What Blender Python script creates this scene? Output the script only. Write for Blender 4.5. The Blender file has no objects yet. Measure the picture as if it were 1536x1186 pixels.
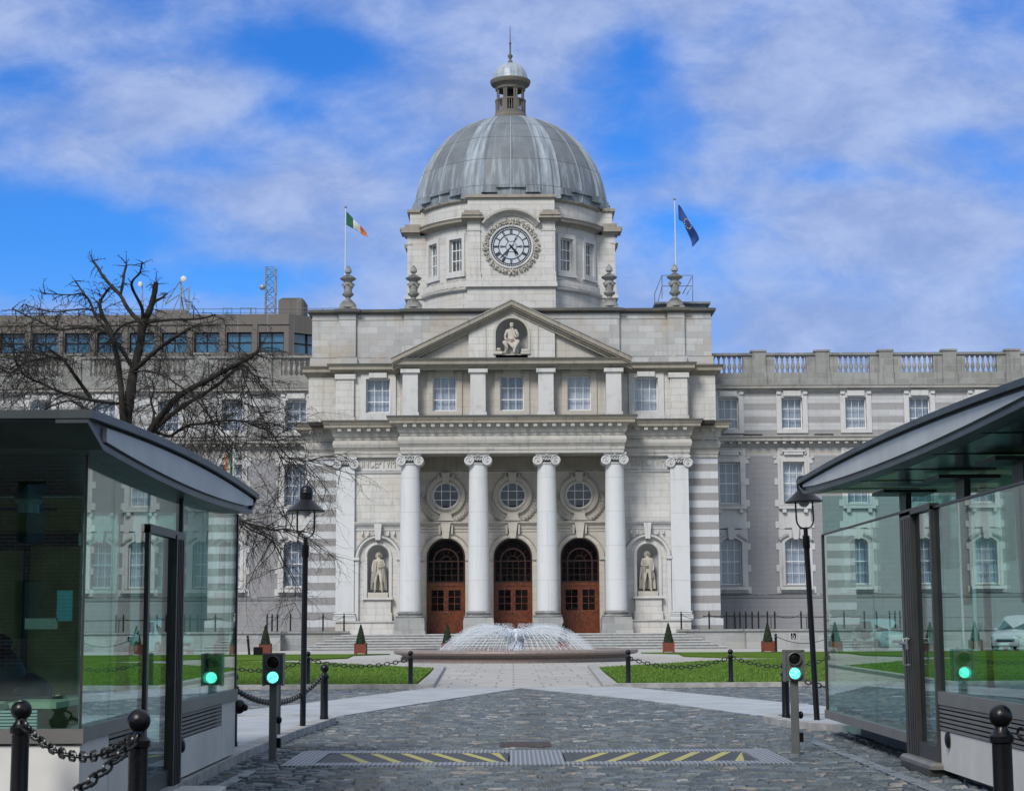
import bpy, bmesh, math, random
from mathutils import Vector, Matrix
from mathutils.geometry import tessellate_polygon
R=math.radians; PI=math.pi
random.seed(7)
S=bpy.context.scene; COL=S.collection

# ---------------------------------------------------------------- camera, sky, sun, exposure
FPX=2615.0; PITCH=math.atan(342/FPX); ROLL=R(0.3); EYE=1.7
cd=bpy.data.cameras.new("camera"); cam=bpy.data.objects.new("camera",cd); COL.objects.link(cam)
cd.sensor_width=36; cd.lens=36*FPX/1536; cd.clip_start=0.1; cd.clip_end=4000
cam.location=(0,0,EYE)
cam.rotation_mode='QUATERNION'
cam.rotation_quaternion=(Matrix.Rotation(PI/2+PITCH,3,'X')@Matrix.Rotation(-ROLL,3,'Z')).to_quaternion()
S.camera=cam
def at(px,py,Y):
    """world X,Z of a photo pixel on the vertical plane at distance Y"""
    u=px-768;v=593-py;c,s=math.cos(ROLL),math.sin(-ROLL)
    u,v=u*c-v*s,u*s+v*c
    dy=FPX*math.cos(PITCH)-v*math.sin(PITCH);t=Y/dy
    return u*t,EYE+(FPX*math.sin(PITCH)+v*math.cos(PITCH))*t
def gnd(px,py,z=0.0):
    """world X,Y of a photo pixel on the ground"""
    x,zz=at(px,py,1.0);t=(z-EYE)/(zz-EYE);return x*t,t

S.view_settings.view_transform='Standard'; S.view_settings.look='None'
S.view_settings.exposure=0.6; S.view_settings.gamma=1.0
SUN_EL=R(42); SUN_AZ=R(205)      # azimuth clockwise from +Y : behind the camera, a little to the left
W=bpy.data.worlds.new("World"); S.world=W; W.use_nodes=True
nt=W.node_tree; nt.nodes.clear()
def nd(nt,t,**k):
    n=nt.nodes.new(t)
    for a,b in k.items(): setattr(n,a,b)
    return n
def lk(nt,a,b): nt.links.new(a,b)
def mth(nt,op,a,b=None,c=None,clamp=False):
    n=nd(nt,'ShaderNodeMath',operation=op,use_clamp=clamp)
    for i,x in enumerate((a,b,c)):
        if x is None: continue
        if isinstance(x,(int,float)): n.inputs[i].default_value=x
        else: lk(nt,x,n.inputs[i])
    return n.outputs[0]
def mixc(nt,f,a,b,mode='MIX'):
    n=nd(nt,'ShaderNodeMix',data_type='RGBA',blend_type=mode)
    for i,x in ((0,f),(6,a),(7,b)):
        if isinstance(x,(int,float)): n.inputs[i].default_value=x
        elif isinstance(x,tuple): n.inputs[i].default_value=(x[0],x[1],x[2],1)
        else: lk(nt,x,n.inputs[i])
    return n.outputs[2]
def rng(nt,v,a,b,c=0.0,d=1.0,smooth=True):
    n=nd(nt,'ShaderNodeMapRange'); n.interpolation_type='SMOOTHSTEP' if smooth else 'LINEAR'
    lk(nt,v,n.inputs[0])
    for i,x in enumerate((a,b,c,d)): n.inputs[i+1].default_value=x
    return n.outputs[0]
def noise(nt,vec,scale,detail=4,rough=.55,dist=0.0):
    n=nd(nt,'ShaderNodeTexNoise'); n.inputs['Scale'].default_value=scale; n.inputs['Detail'].default_value=detail
    n.inputs['Roughness'].default_value=rough; n.inputs['Distortion'].default_value=dist
    if vec is not None: lk(nt,vec,n.inputs['Vector'])
    return n.outputs[0]
def vscale(nt,vec,s):
    n=nd(nt,'ShaderNodeMapping'); n.inputs['Scale'].default_value=s; lk(nt,vec,n.inputs['Vector']); return n.outputs[0]

sky=nd(nt,'ShaderNodeTexSky',sky_type='NISHITA'); sky.sun_disc=False
sky.sun_elevation=SUN_EL; sky.sun_rotation=SUN_AZ; sky.air_density=1.0; sky.dust_density=0.3; sky.ozone_density=2.5
hs=nd(nt,'ShaderNodeHueSaturation'); hs.inputs['Saturation'].default_value=1.25; hs.inputs['Value'].default_value=1.0
lk(nt,sky.outputs[0],hs.inputs['Color'])
tc=nd(nt,'ShaderNodeTexCoord'); sx=nd(nt,'ShaderNodeSeparateXYZ'); lk(nt,tc.outputs['Generated'],sx.inputs[0])
dyc=mth(nt,'MAXIMUM',mth(nt,'ABSOLUTE',sx.outputs[1]),0.12)
U=mth(nt,'DIVIDE',sx.outputs[0],dyc); V=mth(nt,'DIVIDE',sx.outputs[2],dyc)
cx=nd(nt,'ShaderNodeCombineXYZ'); lk(nt,U,cx.inputs[0]); lk(nt,V,cx.inputs[1]); lk(nt,sx.outputs[1],cx.inputs[2])
mp=nd(nt,'ShaderNodeMapping'); mp.inputs['Rotation'].default_value=(0,0,R(-24)); mp.inputs['Scale'].default_value=(0.95,1.6,0.3)
mp.inputs['Location'].default_value=(0.31,0.13,0); lk(nt,cx.outputs[0],mp.inputs['Vector'])
n1=noise(nt,mp.outputs[0],5.2,5,.5,.35); n2=noise(nt,mp.outputs[0],19,6,.62,.2)
cl=mth(nt,'ADD',mth(nt,'MULTIPLY',n1,.74),mth(nt,'MULTIPLY',n2,.26))
# open blue gaps and cloud banks of this sky, as soft lobes in direction space (u,v,ru,rv,weight)
LOBES=[(-.255,.225,.085,.026,-.36),(-.18,.272,.040,.013,-.22),(-.115,.340,.045,.022,-.30),(.077,.340,.022,.025,-.20),(.070,.29,.014,.025,-.08),(-.29,.318,.03,.015,-.18),
 (.192,.262,.030,.010,-.22),(.10,.232,.035,.010,-.20),(-.13,.300,.02,.012,-.14),(-.16,.200,.06,.012,-.20),(.0,.31,.04,.05,.12),(-.12,.255,.075,.022,.18),(-.21,.315,.05,.018,.14),
 (.22,.158,.12,.022,.25),(.18,.31,.05,.035,.16),(.23,.225,.07,.022,.16),(.13,.18,.09,.02,.16),(-.26,.185,.10,.010,.10),(-.02,.215,.05,.03,.05)]
for (u0,v0,ru,rv,w) in LOBES:
    a=mth(nt,'DIVIDE',mth(nt,'SUBTRACT',U,u0),ru); b=mth(nt,'DIVIDE',mth(nt,'SUBTRACT',V,v0),rv)
    e=mth(nt,'EXPONENT',mth(nt,'MULTIPLY',mth(nt,'ADD',mth(nt,'MULTIPLY',a,a),mth(nt,'MULTIPLY',b,b)),-1.0))
    cl=mth(nt,'ADD',cl,mth(nt,'MULTIPLY',e,w*.8))
mask=rng(nt,cl,.31,.64,0.0,.93)
low=rng(nt,sx.outputs[2],0.05,0.22,.6,0.0)
mask=mth(nt,'MAXIMUM',mask,low)
CLOUD=mixc(nt,rng(nt,n2,.3,.75),(1.62,2.22,3.95),(2.5,3.12,4.75))
skc=mixc(nt,1.0,hs.outputs[0],(0.26,0.55,0.92),'MULTIPLY')
fin=mixc(nt,mask,skc,CLOUD)
# unseen whiter cloud added overhead and behind the viewer as neutral fill light
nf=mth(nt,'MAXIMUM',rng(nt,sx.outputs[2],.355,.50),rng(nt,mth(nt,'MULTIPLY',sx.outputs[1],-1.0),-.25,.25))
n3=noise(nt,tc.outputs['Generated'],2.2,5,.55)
fill_deck=mixc(nt,rng(nt,n3,.35,.65),(2.3,2.75,3.6),(3.8,4.15,4.6))
fin=mixc(nt,mth(nt,'MULTIPLY',nf,.92),fin,fill_deck)
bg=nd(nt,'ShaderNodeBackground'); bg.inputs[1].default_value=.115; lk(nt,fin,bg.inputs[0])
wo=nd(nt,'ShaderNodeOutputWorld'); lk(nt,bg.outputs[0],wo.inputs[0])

sd=bpy.data.lights.new("sun",'SUN'); sun=bpy.data.objects.new("sun",sd); COL.objects.link(sun)
sd.energy=2.0; sd.angle=R(18); sd.color=(1,.95,.88)
dirv=Vector((math.sin(SUN_AZ)*math.cos(SUN_EL),math.cos(SUN_AZ)*math.cos(SUN_EL),math.sin(SUN_EL)))
sun.rotation_mode='QUATERNION'; sun.rotation_quaternion=dirv.to_track_quat('Z','Y'); sun.location=(0,0,80)

# ---------------------------------------------------------------- materials
MATS={}
def newmat(name):
    m=bpy.data.materials.new(name); m.use_nodes=True; t=m.node_tree
    b=t.nodes['Principled BSDF']; MATS[name]=m; return m,t,b
def bump(t,b,h,strength=.3,dist=.02):
    n=nd(t,'ShaderNodeBump'); n.inputs['Strength'].default_value=strength; n.inputs['Distance'].default_value=dist
    lk(t,h,n.inputs['Height']); lk(t,n.outputs[0],b.inputs['Normal'])
def plain(name,c,rough=.6,metal=0,var=.12,scale=3.0,bmp=0.0,bscale=30,spec=.5,c2=None):
    m,t,b=newmat(name); g=nd(t,'ShaderNodeNewGeometry')
    f=noise(t,g.outputs['Position'],scale,5,.6)
    d=c2 or tuple(x*(1-var*2) for x in c)
    lk(t,mixc(t,rng(t,f,.3,.7),d,c),b.inputs['Base Color'])
    b.inputs['Roughness'].default_value=rough; b.inputs['Metallic'].default_value=metal; b.inputs['Specular IOR Level'].default_value=spec
    if bmp: bump(t,b,noise(t,g.outputs['Position'],bscale,4),bmp,.01)
    return m
def stone(name,c,c2,bw=1.25,bh=.47,joint=(.16,.15,.14),jw=.012,stain=.35,streak=.3,top=True,stripes=None,zones=None,warm=(.42,.32,.2),warmamt=.25,jst=.30):
    """coursed ashlar. stripes=(darkcolour, z of a dark band's middle, period, zmin,zmax)"""
    m,t,b=newmat(name); g=nd(t,'ShaderNodeNewGeometry'); P=g.outputs['Position']
    s=nd(t,'ShaderNodeSeparateXYZ'); lk(t,P,s.inputs[0]); X,Y,Z=s.outputs
    cb=nd(t,'ShaderNodeCombineXYZ'); lk(t,mth(t,'ADD',X,Y),cb.inputs[0]); lk(t,Z,cb.inputs[1])
    br=nd(t,'ShaderNodeTexBrick'); br.offset=.5; br.inputs['Scale'].default_value=1
    br.inputs['Brick Width'].default_value=bw; br.inputs['Row Height'].default_value=bh
    br.inputs['Mortar Size'].default_value=jw; br.inputs['Mortar Smooth'].default_value=.1; br.inputs['Bias'].default_value=0
    br.inputs['Color1'].default_value=(*c,1); br.inputs['Color2'].default_value=(*c2,1); br.inputs['Mortar'].default_value=(.5,.5,.5,1)
    lk(t,cb.outputs[0],br.inputs['Vector']); col=br.outputs['Color']; jm=br.outputs['Fac']
    big=noise(t,P,.35,5,.6); fine=noise(t,P,9,5,.65)
    if stripes:
        dk,z0,per,za,zb=stripes
        fr=mth(t,'FRACT',mth(t,'ADD',mth(t,'DIVIDE',mth(t,'SUBTRACT',Z,z0),per),.25))
        on=mth(t,'LESS_THAN',fr,.5)
        on=mth(t,'MULTIPLY',on,mth(t,'MULTIPLY',mth(t,'GREATER_THAN',Z,za),mth(t,'LESS_THAN',Z,zb)))
        dcol=mixc(t,fine,tuple(x*.8 for x in dk),tuple(x*1.15 for x in dk))
        col=mixc(t,on,col,dcol)
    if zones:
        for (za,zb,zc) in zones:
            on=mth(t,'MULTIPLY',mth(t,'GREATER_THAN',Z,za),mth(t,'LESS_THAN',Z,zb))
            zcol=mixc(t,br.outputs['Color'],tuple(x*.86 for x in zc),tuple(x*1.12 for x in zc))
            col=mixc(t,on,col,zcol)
    # blotches of dirt, brown patches, vertical rain streaks
    col=mixc(t,mth(t,'MULTIPLY',rng(t,big,.45,.75),warmamt),col,warm)
    vs=vscale(t,P,(3.2,3.2,.22)); stn=noise(t,vs,1.0,6,.65)
    col=mixc(t,mth(t,'MULTIPLY',rng(t,stn,.5,.8),streak),col,(.1,.1,.095))
    col=mixc(t,mth(t,'MULTIPLY',rng(t,noise(t,P,1.3,6,.7),.5,.8),stain),col,(.16,.155,.15))
    col=mixc(t,mth(t,'MULTIPLY',jm,jst),col,joint)
    if top:
        ns=nd(t,'ShaderNodeSeparateXYZ'); lk(t,g.outputs['True Normal'],ns.inputs[0])
        tp=mth(t,'MULTIPLY',rng(t,ns.outputs[2],.3,.8),rng(t,noise(t,P,2.5,4),.3,.5))
        col=mixc(t,mth(t,'MULTIPLY',tp,.85),col,(.055,.06,.055))
    lk(t,col,b.inputs['Base Color']); b.inputs['Roughness'].default_value=.85; b.inputs['Specular IOR Level'].default_value=.25
    h=mth(t,'SUBTRACT',mth(t,'MULTIPLY',fine,.35),mth(t,'MULTIPLY',jm,1.0)); bump(t,b,h,.5,.02)
    return m
stone('portland stone',(.59,.585,.57),(.53,.525,.51),warmamt=.28,stain=.34,streak=.42)
stone('weathered stone',(.48,.465,.44),(.42,.41,.39),bw=1.2,bh=.5,warmamt=.2,stain=.55,streak=.55)
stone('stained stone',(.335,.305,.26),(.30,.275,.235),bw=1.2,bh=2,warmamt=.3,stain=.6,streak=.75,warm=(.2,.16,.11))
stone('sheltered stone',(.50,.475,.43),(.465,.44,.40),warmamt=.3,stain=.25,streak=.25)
stone('parapet stone',(.50,.51,.515),(.37,.375,.38),bw=1.15,bh=.46,warmamt=.5,stain=.4,streak=.3)
stone('column stone',(.59,.61,.63),(.565,.58,.595),bw=30,bh=2.3,jw=.010,warmamt=.05,stain=.16,streak=.18)
stone('striped stone',(.55,.575,.61),(.50,.52,.55),bw=1.3,bh=.507,stripes=((.285,.28,.285),13.46,1.015,0,13.72),warmamt=.1,stain=.2,streak=.2)
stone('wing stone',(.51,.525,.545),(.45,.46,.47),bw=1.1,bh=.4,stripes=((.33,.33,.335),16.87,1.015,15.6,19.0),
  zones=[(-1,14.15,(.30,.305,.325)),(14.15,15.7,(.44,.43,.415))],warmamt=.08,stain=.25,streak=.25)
stone('mossy stone',(.32,.325,.32),(.24,.245,.24),bw=1.3,bh=.5,warmamt=.35,warm=(.16,.16,.10),stain=.8,streak=.75)
stone('trim stone',(.56,.565,.57),(.515,.52,.52),bw=50,bh=50,jw=0,warmamt=.15,stain=.38,streak=.4)
stone('carved stone',(.46,.435,.39),(.43,.41,.365),bw=50,bh=50,jw=0,warmamt=.15,stain=.55,streak=.3)
stone('statue stone',(.50,.475,.42),(.48,.45,.40),bw=50,bh=50,jw=0,warmamt=.15,stain=.5,streak=.3)
stone('grey granite wall',(.36,.37,.37),(.25,.26,.265),bw=1.3,bh=.42,warmamt=.15,stain=.45,streak=.4)
stone('step granite',(.30,.31,.31),(.20,.21,.215),bw=1.4,bh=.173,jw=.02,warmamt=.1,stain=.8,streak=.5,top=False)
stone('office concrete',(.17,.155,.145),(.15,.14,.13),bw=2.6,bh=40,warmamt=.1,stain=.5,streak=.7)
stone('brick',(.15,.065,.045),(.11,.05,.035),bw=.5,bh=.16,warmamt=0,stain=.3,streak=.2)
plain('white paint',(.78,.79,.80),.45,var=.05)
plain('black paint',(.0045,.0045,.006),.3,var=.2,scale=40,bmp=.25,bscale=60,spec=.35)
plain('black iron',(.012,.012,.014),.35,var=.3,scale=30)
plain('dark gap',(.012,.012,.014),.9)
stone('dark coping',(.10,.105,.10),(.07,.075,.07),bw=50,bh=50,jw=0,stain=.6,streak=.4)
stone('lantern stone',(.15,.14,.125),(.13,.12,.11),bw=50,bh=50,jw=0,stain=.7,streak=.6)
plain('pale lead',(.36,.42,.48),.5,metal=.1)
plain('room',(.03,.026,.022),.9)
plain('lead',(.20,.23,.265),.5,metal=.15)
plain('galvanised',(.28,.30,.31),.45,metal=.6,var=.1,scale=8)
plain('zinc roof',(.075,.092,.10),.42,metal=.35,var=.2,scale=1.5)
plain('zinc panel',(.52,.55,.55),.5,metal=.0,var=.08,scale=1.2)
plain('frame metal',(.055,.055,.055),.4,metal=.4,var=.1)
plain('sill metal',(.21,.205,.195),.42,metal=.35,var=.08,scale=2)
plain('kiosk panel',(.66,.65,.62),.6,var=.05,scale=1.2,c2=(.54,.535,.515))
plain('kiosk plinth',(.06,.07,.09),.6,var=.3,scale=5)
plain('olive wood',(.50,.40,.16),.5,var=.3,scale=1.0)
plain('soffit',(.022,.036,.038),.22,var=.1,scale=.7)
plain('rosewood',(.17,.043,.014),.35,var=.3,scale=6)
plain('dark mahogany',(.045,.015,.010),.35,var=.2,scale=6)
plain('planter wood',(.21,.045,.022),.6,var=.2,scale=10)
plain('brown granite',(.27,.22,.20),.45,var=.2,scale=14,bmp=.2,bscale=60)
plain('bark',(.028,.023,.018),.9,var=.3,scale=9,bmp=.9,bscale=22,c2=(.010,.009,.008))
plain('topiary leaf',(.020,.042,.014),.7,var=.3,scale=6)
plain('curtain cloth',(.50,.54,.61),.9,var=.05)
plain('clock glass',(.52,.56,.62),.3,var=.03)
plain('office glass',(.04,.17,.30),.08,var=.12,scale=.2,spec=1)
plain('flag green',(.01,.12,.06),.8); plain('flag white',(.62,.62,.62),.8); plain('flag orange',(.62,.17,.05),.8)
plain('flag blue',(.012,.05,.24),.8); plain('star yellow',(.75,.6,.05),.7)
plain('pole white',(.6,.62,.64),.4,var=.03)
plain('white car paint',(.62,.66,.70),.18,var=.03,spec=.7); plain('silver car paint',(.34,.36,.38),.2,metal=.5,var=.03)
plain('tyre',(.015,.015,.016),.8); plain('car glass',(.02,.03,.035),.05,spec=1); plain('headlamp glass',(.6,.63,.65),.1)
plain('tarmac',(.085,.09,.098),.75,var=.15,scale=3,bmp=.4,bscale=90)
plain('pale concrete',(.40,.425,.45),.6,var=.08,scale=1.1,bmp=.15,bscale=40,c2=(.30,.325,.345))
plain('step nosing',(.50,.515,.52),.75,var=.14,scale=3)
plain('kerb granite',(.40,.40,.39),.7,var=.2,scale=4,bmp=.3,bscale=50)
plain('steel plate',(.30,.325,.35),.45,metal=.4,var=.12,scale=3)
plain('hatch grey',(.055,.06,.068),.6,var=.2,scale=5); plain('hatch yellow',(.44,.41,.13),.6,var=.12,scale=9)
plain('paper',(.13,.15,.13),.7); plain('teal paper',(.03,.16,.19),.6); plain('cream top',(.62,.58,.42),.5)
plain('signal grey',(.13,.14,.135),.45,metal=.2,var=.08); plain('rust brown',(.12,.085,.08),.8)
plain('lamp globe',(.35,.36,.36),.2)
plain('drain brown',(.075,.055,.055),.8,var=.3,scale=40)
m,t,b=newmat('green light'); b.inputs['Base Color'].default_value=(.05,.8,.6,1)
g=nd(t,'ShaderNodeNewGeometry'); vo=nd(t,'ShaderNodeTexVoronoi'); vo.inputs['Scale'].default_value=55; lk(t,g.outputs['Position'],vo.inputs['Vector'])
lk(t,mixc(t,rng(t,vo.outputs['Distance'],.1,.6),(.35,1,.85),(.05,.9,.6)),b.inputs['Emission Color']); b.inputs['Emission Strength'].default_value=1.5
m,t,b=newmat('dome lead'); g=nd(t,'ShaderNodeNewGeometry'); P=g.outputs['Position']
s=nd(t,'ShaderNodeSeparateXYZ'); lk(t,P,s.inputs[0])
ang=mth(t,'ARCTAN2',mth(t,'SUBTRACT',s.outputs[1],129.7),s.outputs[0]); cb=nd(t,'ShaderNodeCombineXYZ'); lk(t,mth(t,'MULTIPLY',ang,7.0),cb.inputs[0]); lk(t,mth(t,'MULTIPLY',s.outputs[2],.12),cb.inputs[1])
stk=noise(t,cb.outputs[0],3.2,6,.65); big=noise(t,P,.6,4,.6)
Zd=s.outputs[2]; fa=mth(t,'FRACT',mth(t,'ADD',mth(t,'DIVIDE',ang,PI/4),.5)); ua=mth(t,'MULTIPLY',mth(t,'ABSOLUTE',mth(t,'SUBTRACT',fa,.5)),45.0)
ribm=rng(t,ua,15.0,15.6); low=rng(t,Zd,35.3,34.9)
lowstk=mixc(t,rng(t,stk,.44,.60),(.14,.158,.18),(.245,.29,.335)); up=mixc(t,rng(t,big,.3,.7),(.112,.128,.145),(.155,.175,.198))
up=mixc(t,mth(t,'MULTIPLY',rng(t,stk,.5,.75),.35),up,(.30,.34,.38))
col=mixc(t,mth(t,'MULTIPLY',low,.8),up,lowstk); ribc=mixc(t,rng(t,stk,.4,.65),(.18,.21,.245),(.31,.365,.42)); col=mixc(t,ribm,col,ribc)
for zz_ in (35.1,37.0,38.3,33.0):
    col=mixc(t,mth(t,'MULTIPLY',mth(t,'LESS_THAN',mth(t,'ABSOLUTE',mth(t,'SUBTRACT',Zd,zz_)),.028),.7),col,(.06,.065,.07))
col=mixc(t,mth(t,'MULTIPLY',mth(t,'LESS_THAN',ua,.35),.6),col,(.36,.41,.46))
lk(t,col,b.inputs['Base Color']); b.inputs['Roughness'].default_value=.62; b.inputs['Metallic'].default_value=.0; bump(t,b,stk,.2,.03)
def glassmat(name,tint,ior=1.5,rough=0.0,diff=0.0):
    m,t,b=newmat(name); t.nodes.remove(b); out=t.nodes['Material Output']
    g=nd(t,'ShaderNodeNewGeometry'); fr=nd(t,'ShaderNodeFresnel')
    i=mth(t,'ADD',mth(t,'MULTIPLY',g.outputs['Backfacing'],1/ior-ior),ior); lk(t,i,fr.inputs['IOR'])
    tr=nd(t,'ShaderNodeBsdfTransparent'); tr.inputs[0].default_value=(*tint,1)
    gl=nd(t,'ShaderNodeBsdfGlossy'); gl.inputs[0].default_value=(.93,.97,.96,1); gl.inputs['Roughness'].default_value=rough
    mx=nd(t,'ShaderNodeMixShader'); lk(t,fr.outputs[0],mx.inputs[0]); lk(t,tr.outputs[0],mx.inputs[1]); lk(t,gl.outputs[0],mx.inputs[2])
    lk(t,mx.outputs[0],out.inputs['Surface']); return m
glassmat('kiosk glass',(.74,.90,.88),1.85)
glassmat('window glass',(.93,.95,.97),1.5)
m,t,b=newmat('water'); b.inputs['Base Color'].default_value=(.07,.09,.10,1); b.inputs['Roughness'].default_value=.08
g=nd(t,'ShaderNodeNewGeometry'); bump(t,b,noise(t,g.outputs['Position'],7,4),.6,.05)
m,t,b=newmat('water jet'); b.inputs['Base Color'].default_value=(.86,.91,.97,1); b.inputs['Roughness'].default_value=.25; b.inputs['Alpha'].default_value=.42
m,t,b=newmat('water foam'); b.inputs['Base Color'].default_value=(.85,.9,.97,1); b.inputs['Roughness'].default_value=.5
g=nd(t,'ShaderNodeNewGeometry'); lk(t,rng(t,noise(t,vscale(t,g.outputs['Position'],(1,1,.25)),26,3),.38,.6,.8,1),b.inputs['Alpha'])
m,t,b=newmat('lawn'); g=nd(t,'ShaderNodeNewGeometry'); P=g.outputs['Position']
f1=noise(t,P,.5,5,.65); f2=noise(t,P,22,4,.7)
col=mixc(t,rng(t,f1,.3,.7),(.058,.128,.010),(.125,.20,.022)); col=mixc(t,mth(t,'MULTIPLY',rng(t,f2,.3,.7),.45),col,(.04,.085,.01))
lk(t,col,b.inputs['Base Color']); b.inputs['Roughness'].default_value=.9; b.inputs['Specular IOR Level'].default_value=.1; bump(t,b,f2,.9,.05)
m,t,b=newmat('grass blades'); g=nd(t,'ShaderNodeNewGeometry')
lk(t,mixc(t,g.outputs['Random Per Island'],(.055,.13,.010),(.13,.22,.025)),b.inputs['Base Color']); b.inputs['Roughness'].default_value=.8
m,t,b=newmat('setts'); g=nd(t,'ShaderNodeNewGeometry'); P=g.outputs['Position']; ri=g.outputs['Random Per Island']
cr=nd(t,'ShaderNodeValToRGB'); cr.color_ramp.interpolation='CONSTANT'; lk(t,ri,cr.inputs[0]); e=cr.color_ramp.elements
cs=[(0,(.085,.105,.125)),(.2,(.115,.142,.162)),(.42,(.062,.080,.098)),(.6,(.098,.125,.138)),(.78,(.155,.187,.208)),(.93,(.25,.225,.21)),(.965,(.32,.32,.32))]
e[0].position=0; e[0].color=(*cs[0][1],1); e[1].position=cs[1][0]; e[1].color=(*cs[1][1],1)
for p_,c_ in cs[2:]:
    q=e.new(p_); q.color=(*c_,1)
f=noise(t,P,14,5,.65); col=mixc(t,rng(t,f,.3,.75),mixc(t,1.0,cr.outputs[0],(.62,.62,.62),'MULTIPLY'),cr.outputs[0])
col=mixc(t,mth(t,'MULTIPLY',rng(t,noise(t,P,.8,5,.6),.5,.75),.35),col,(.10,.11,.115))
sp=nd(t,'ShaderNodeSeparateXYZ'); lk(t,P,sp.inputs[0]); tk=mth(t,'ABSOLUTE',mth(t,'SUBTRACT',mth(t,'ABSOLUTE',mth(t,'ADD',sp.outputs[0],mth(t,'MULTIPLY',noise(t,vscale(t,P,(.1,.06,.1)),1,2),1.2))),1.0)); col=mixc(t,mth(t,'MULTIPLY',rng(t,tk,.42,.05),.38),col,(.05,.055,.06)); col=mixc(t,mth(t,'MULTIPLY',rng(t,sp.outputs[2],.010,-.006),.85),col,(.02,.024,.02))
lk(t,col,b.inputs['Base Color']); b.inputs['Roughness'].default_value=.5; bump(t,b,f,.8,.02)
m,t,b=newmat('sett joints'); g=nd(t,'ShaderNodeNewGeometry'); P=g.outputs['Position']
lk(t,mixc(t,rng(t,noise(t,P,1.2,5,.6),.45,.62),(.022,.023,.025),(.028,.045,.012)),b.inputs['Base Color']); b.inputs['Roughness'].default_value=.95
m,t,b=newmat('flagstones'); g=nd(t,'ShaderNodeNewGeometry'); P=g.outputs['Position']
br=nd(t,'ShaderNodeTexBrick'); br.offset=.37; br.squash=.8; br.squash_frequency=3; br.inputs['Scale'].default_value=1; br.inputs['Brick Width'].default_value=1.3; br.inputs['Row Height'].default_value=1.25
br.inputs['Mortar Size'].default_value=.03; br.inputs['Mortar'].default_value=(.2,.19,.18,1); br.inputs['Color1'].default_value=(.43,.415,.385,1); br.inputs['Color2'].default_value=(.36,.35,.335,1)
lk(t,P,br.inputs['Vector']); f=noise(t,P,.9,6,.65); col=mixc(t,mth(t,'MULTIPLY',rng(t,f,.4,.7),.5),br.outputs['Color'],(.27,.26,.245))
lk(t,col,b.inputs['Base Color']); b.inputs['Roughness'].default_value=.7; bump(t,b,mth(t,'SUBTRACT',0.0,br.outputs['Fac']),.4,.02)
m,t,b=newmat('pale gravel path'); g=nd(t,'ShaderNodeNewGeometry'); P=g.outputs['Position']; f=noise(t,P,1.3,6,.7)
lk(t,mixc(t,f,(.34,.34,.325),(.46,.455,.435)),b.inputs['Base Color']); b.inputs['Roughness'].default_value=.8
m,t,b=newmat('ribbed plate'); g=nd(t,'ShaderNodeNewGeometry'); P=g.outputs['Position']
wv=nd(t,'ShaderNodeTexWave'); wv.inputs['Scale'].default_value=5.5; wv.bands_direction='X'; lk(t,P,wv.inputs['Vector'])
lk(t,mixc(t,wv.outputs['Fac'],(.17,.185,.205),(.36,.385,.415)),b.inputs['Base Color']); b.inputs['Metallic'].default_value=.3; b.inputs['Roughness'].default_value=.45; bump(t,b,wv.outputs['Fac'],.8,.02)

t=MATS['curtain cloth'].node_tree; b=t.nodes['Principled BSDF']; oi=nd(t,'ShaderNodeObjectInfo'); src=b.inputs['Base Color'].links[0].from_socket
lk(t,mixc(t,1.0,src,mixc(t,oi.outputs['Random'],(.62,.66,.72),(1.25,1.22,1.18)),'MULTIPLY'),b.inputs['Base Color'])
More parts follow.
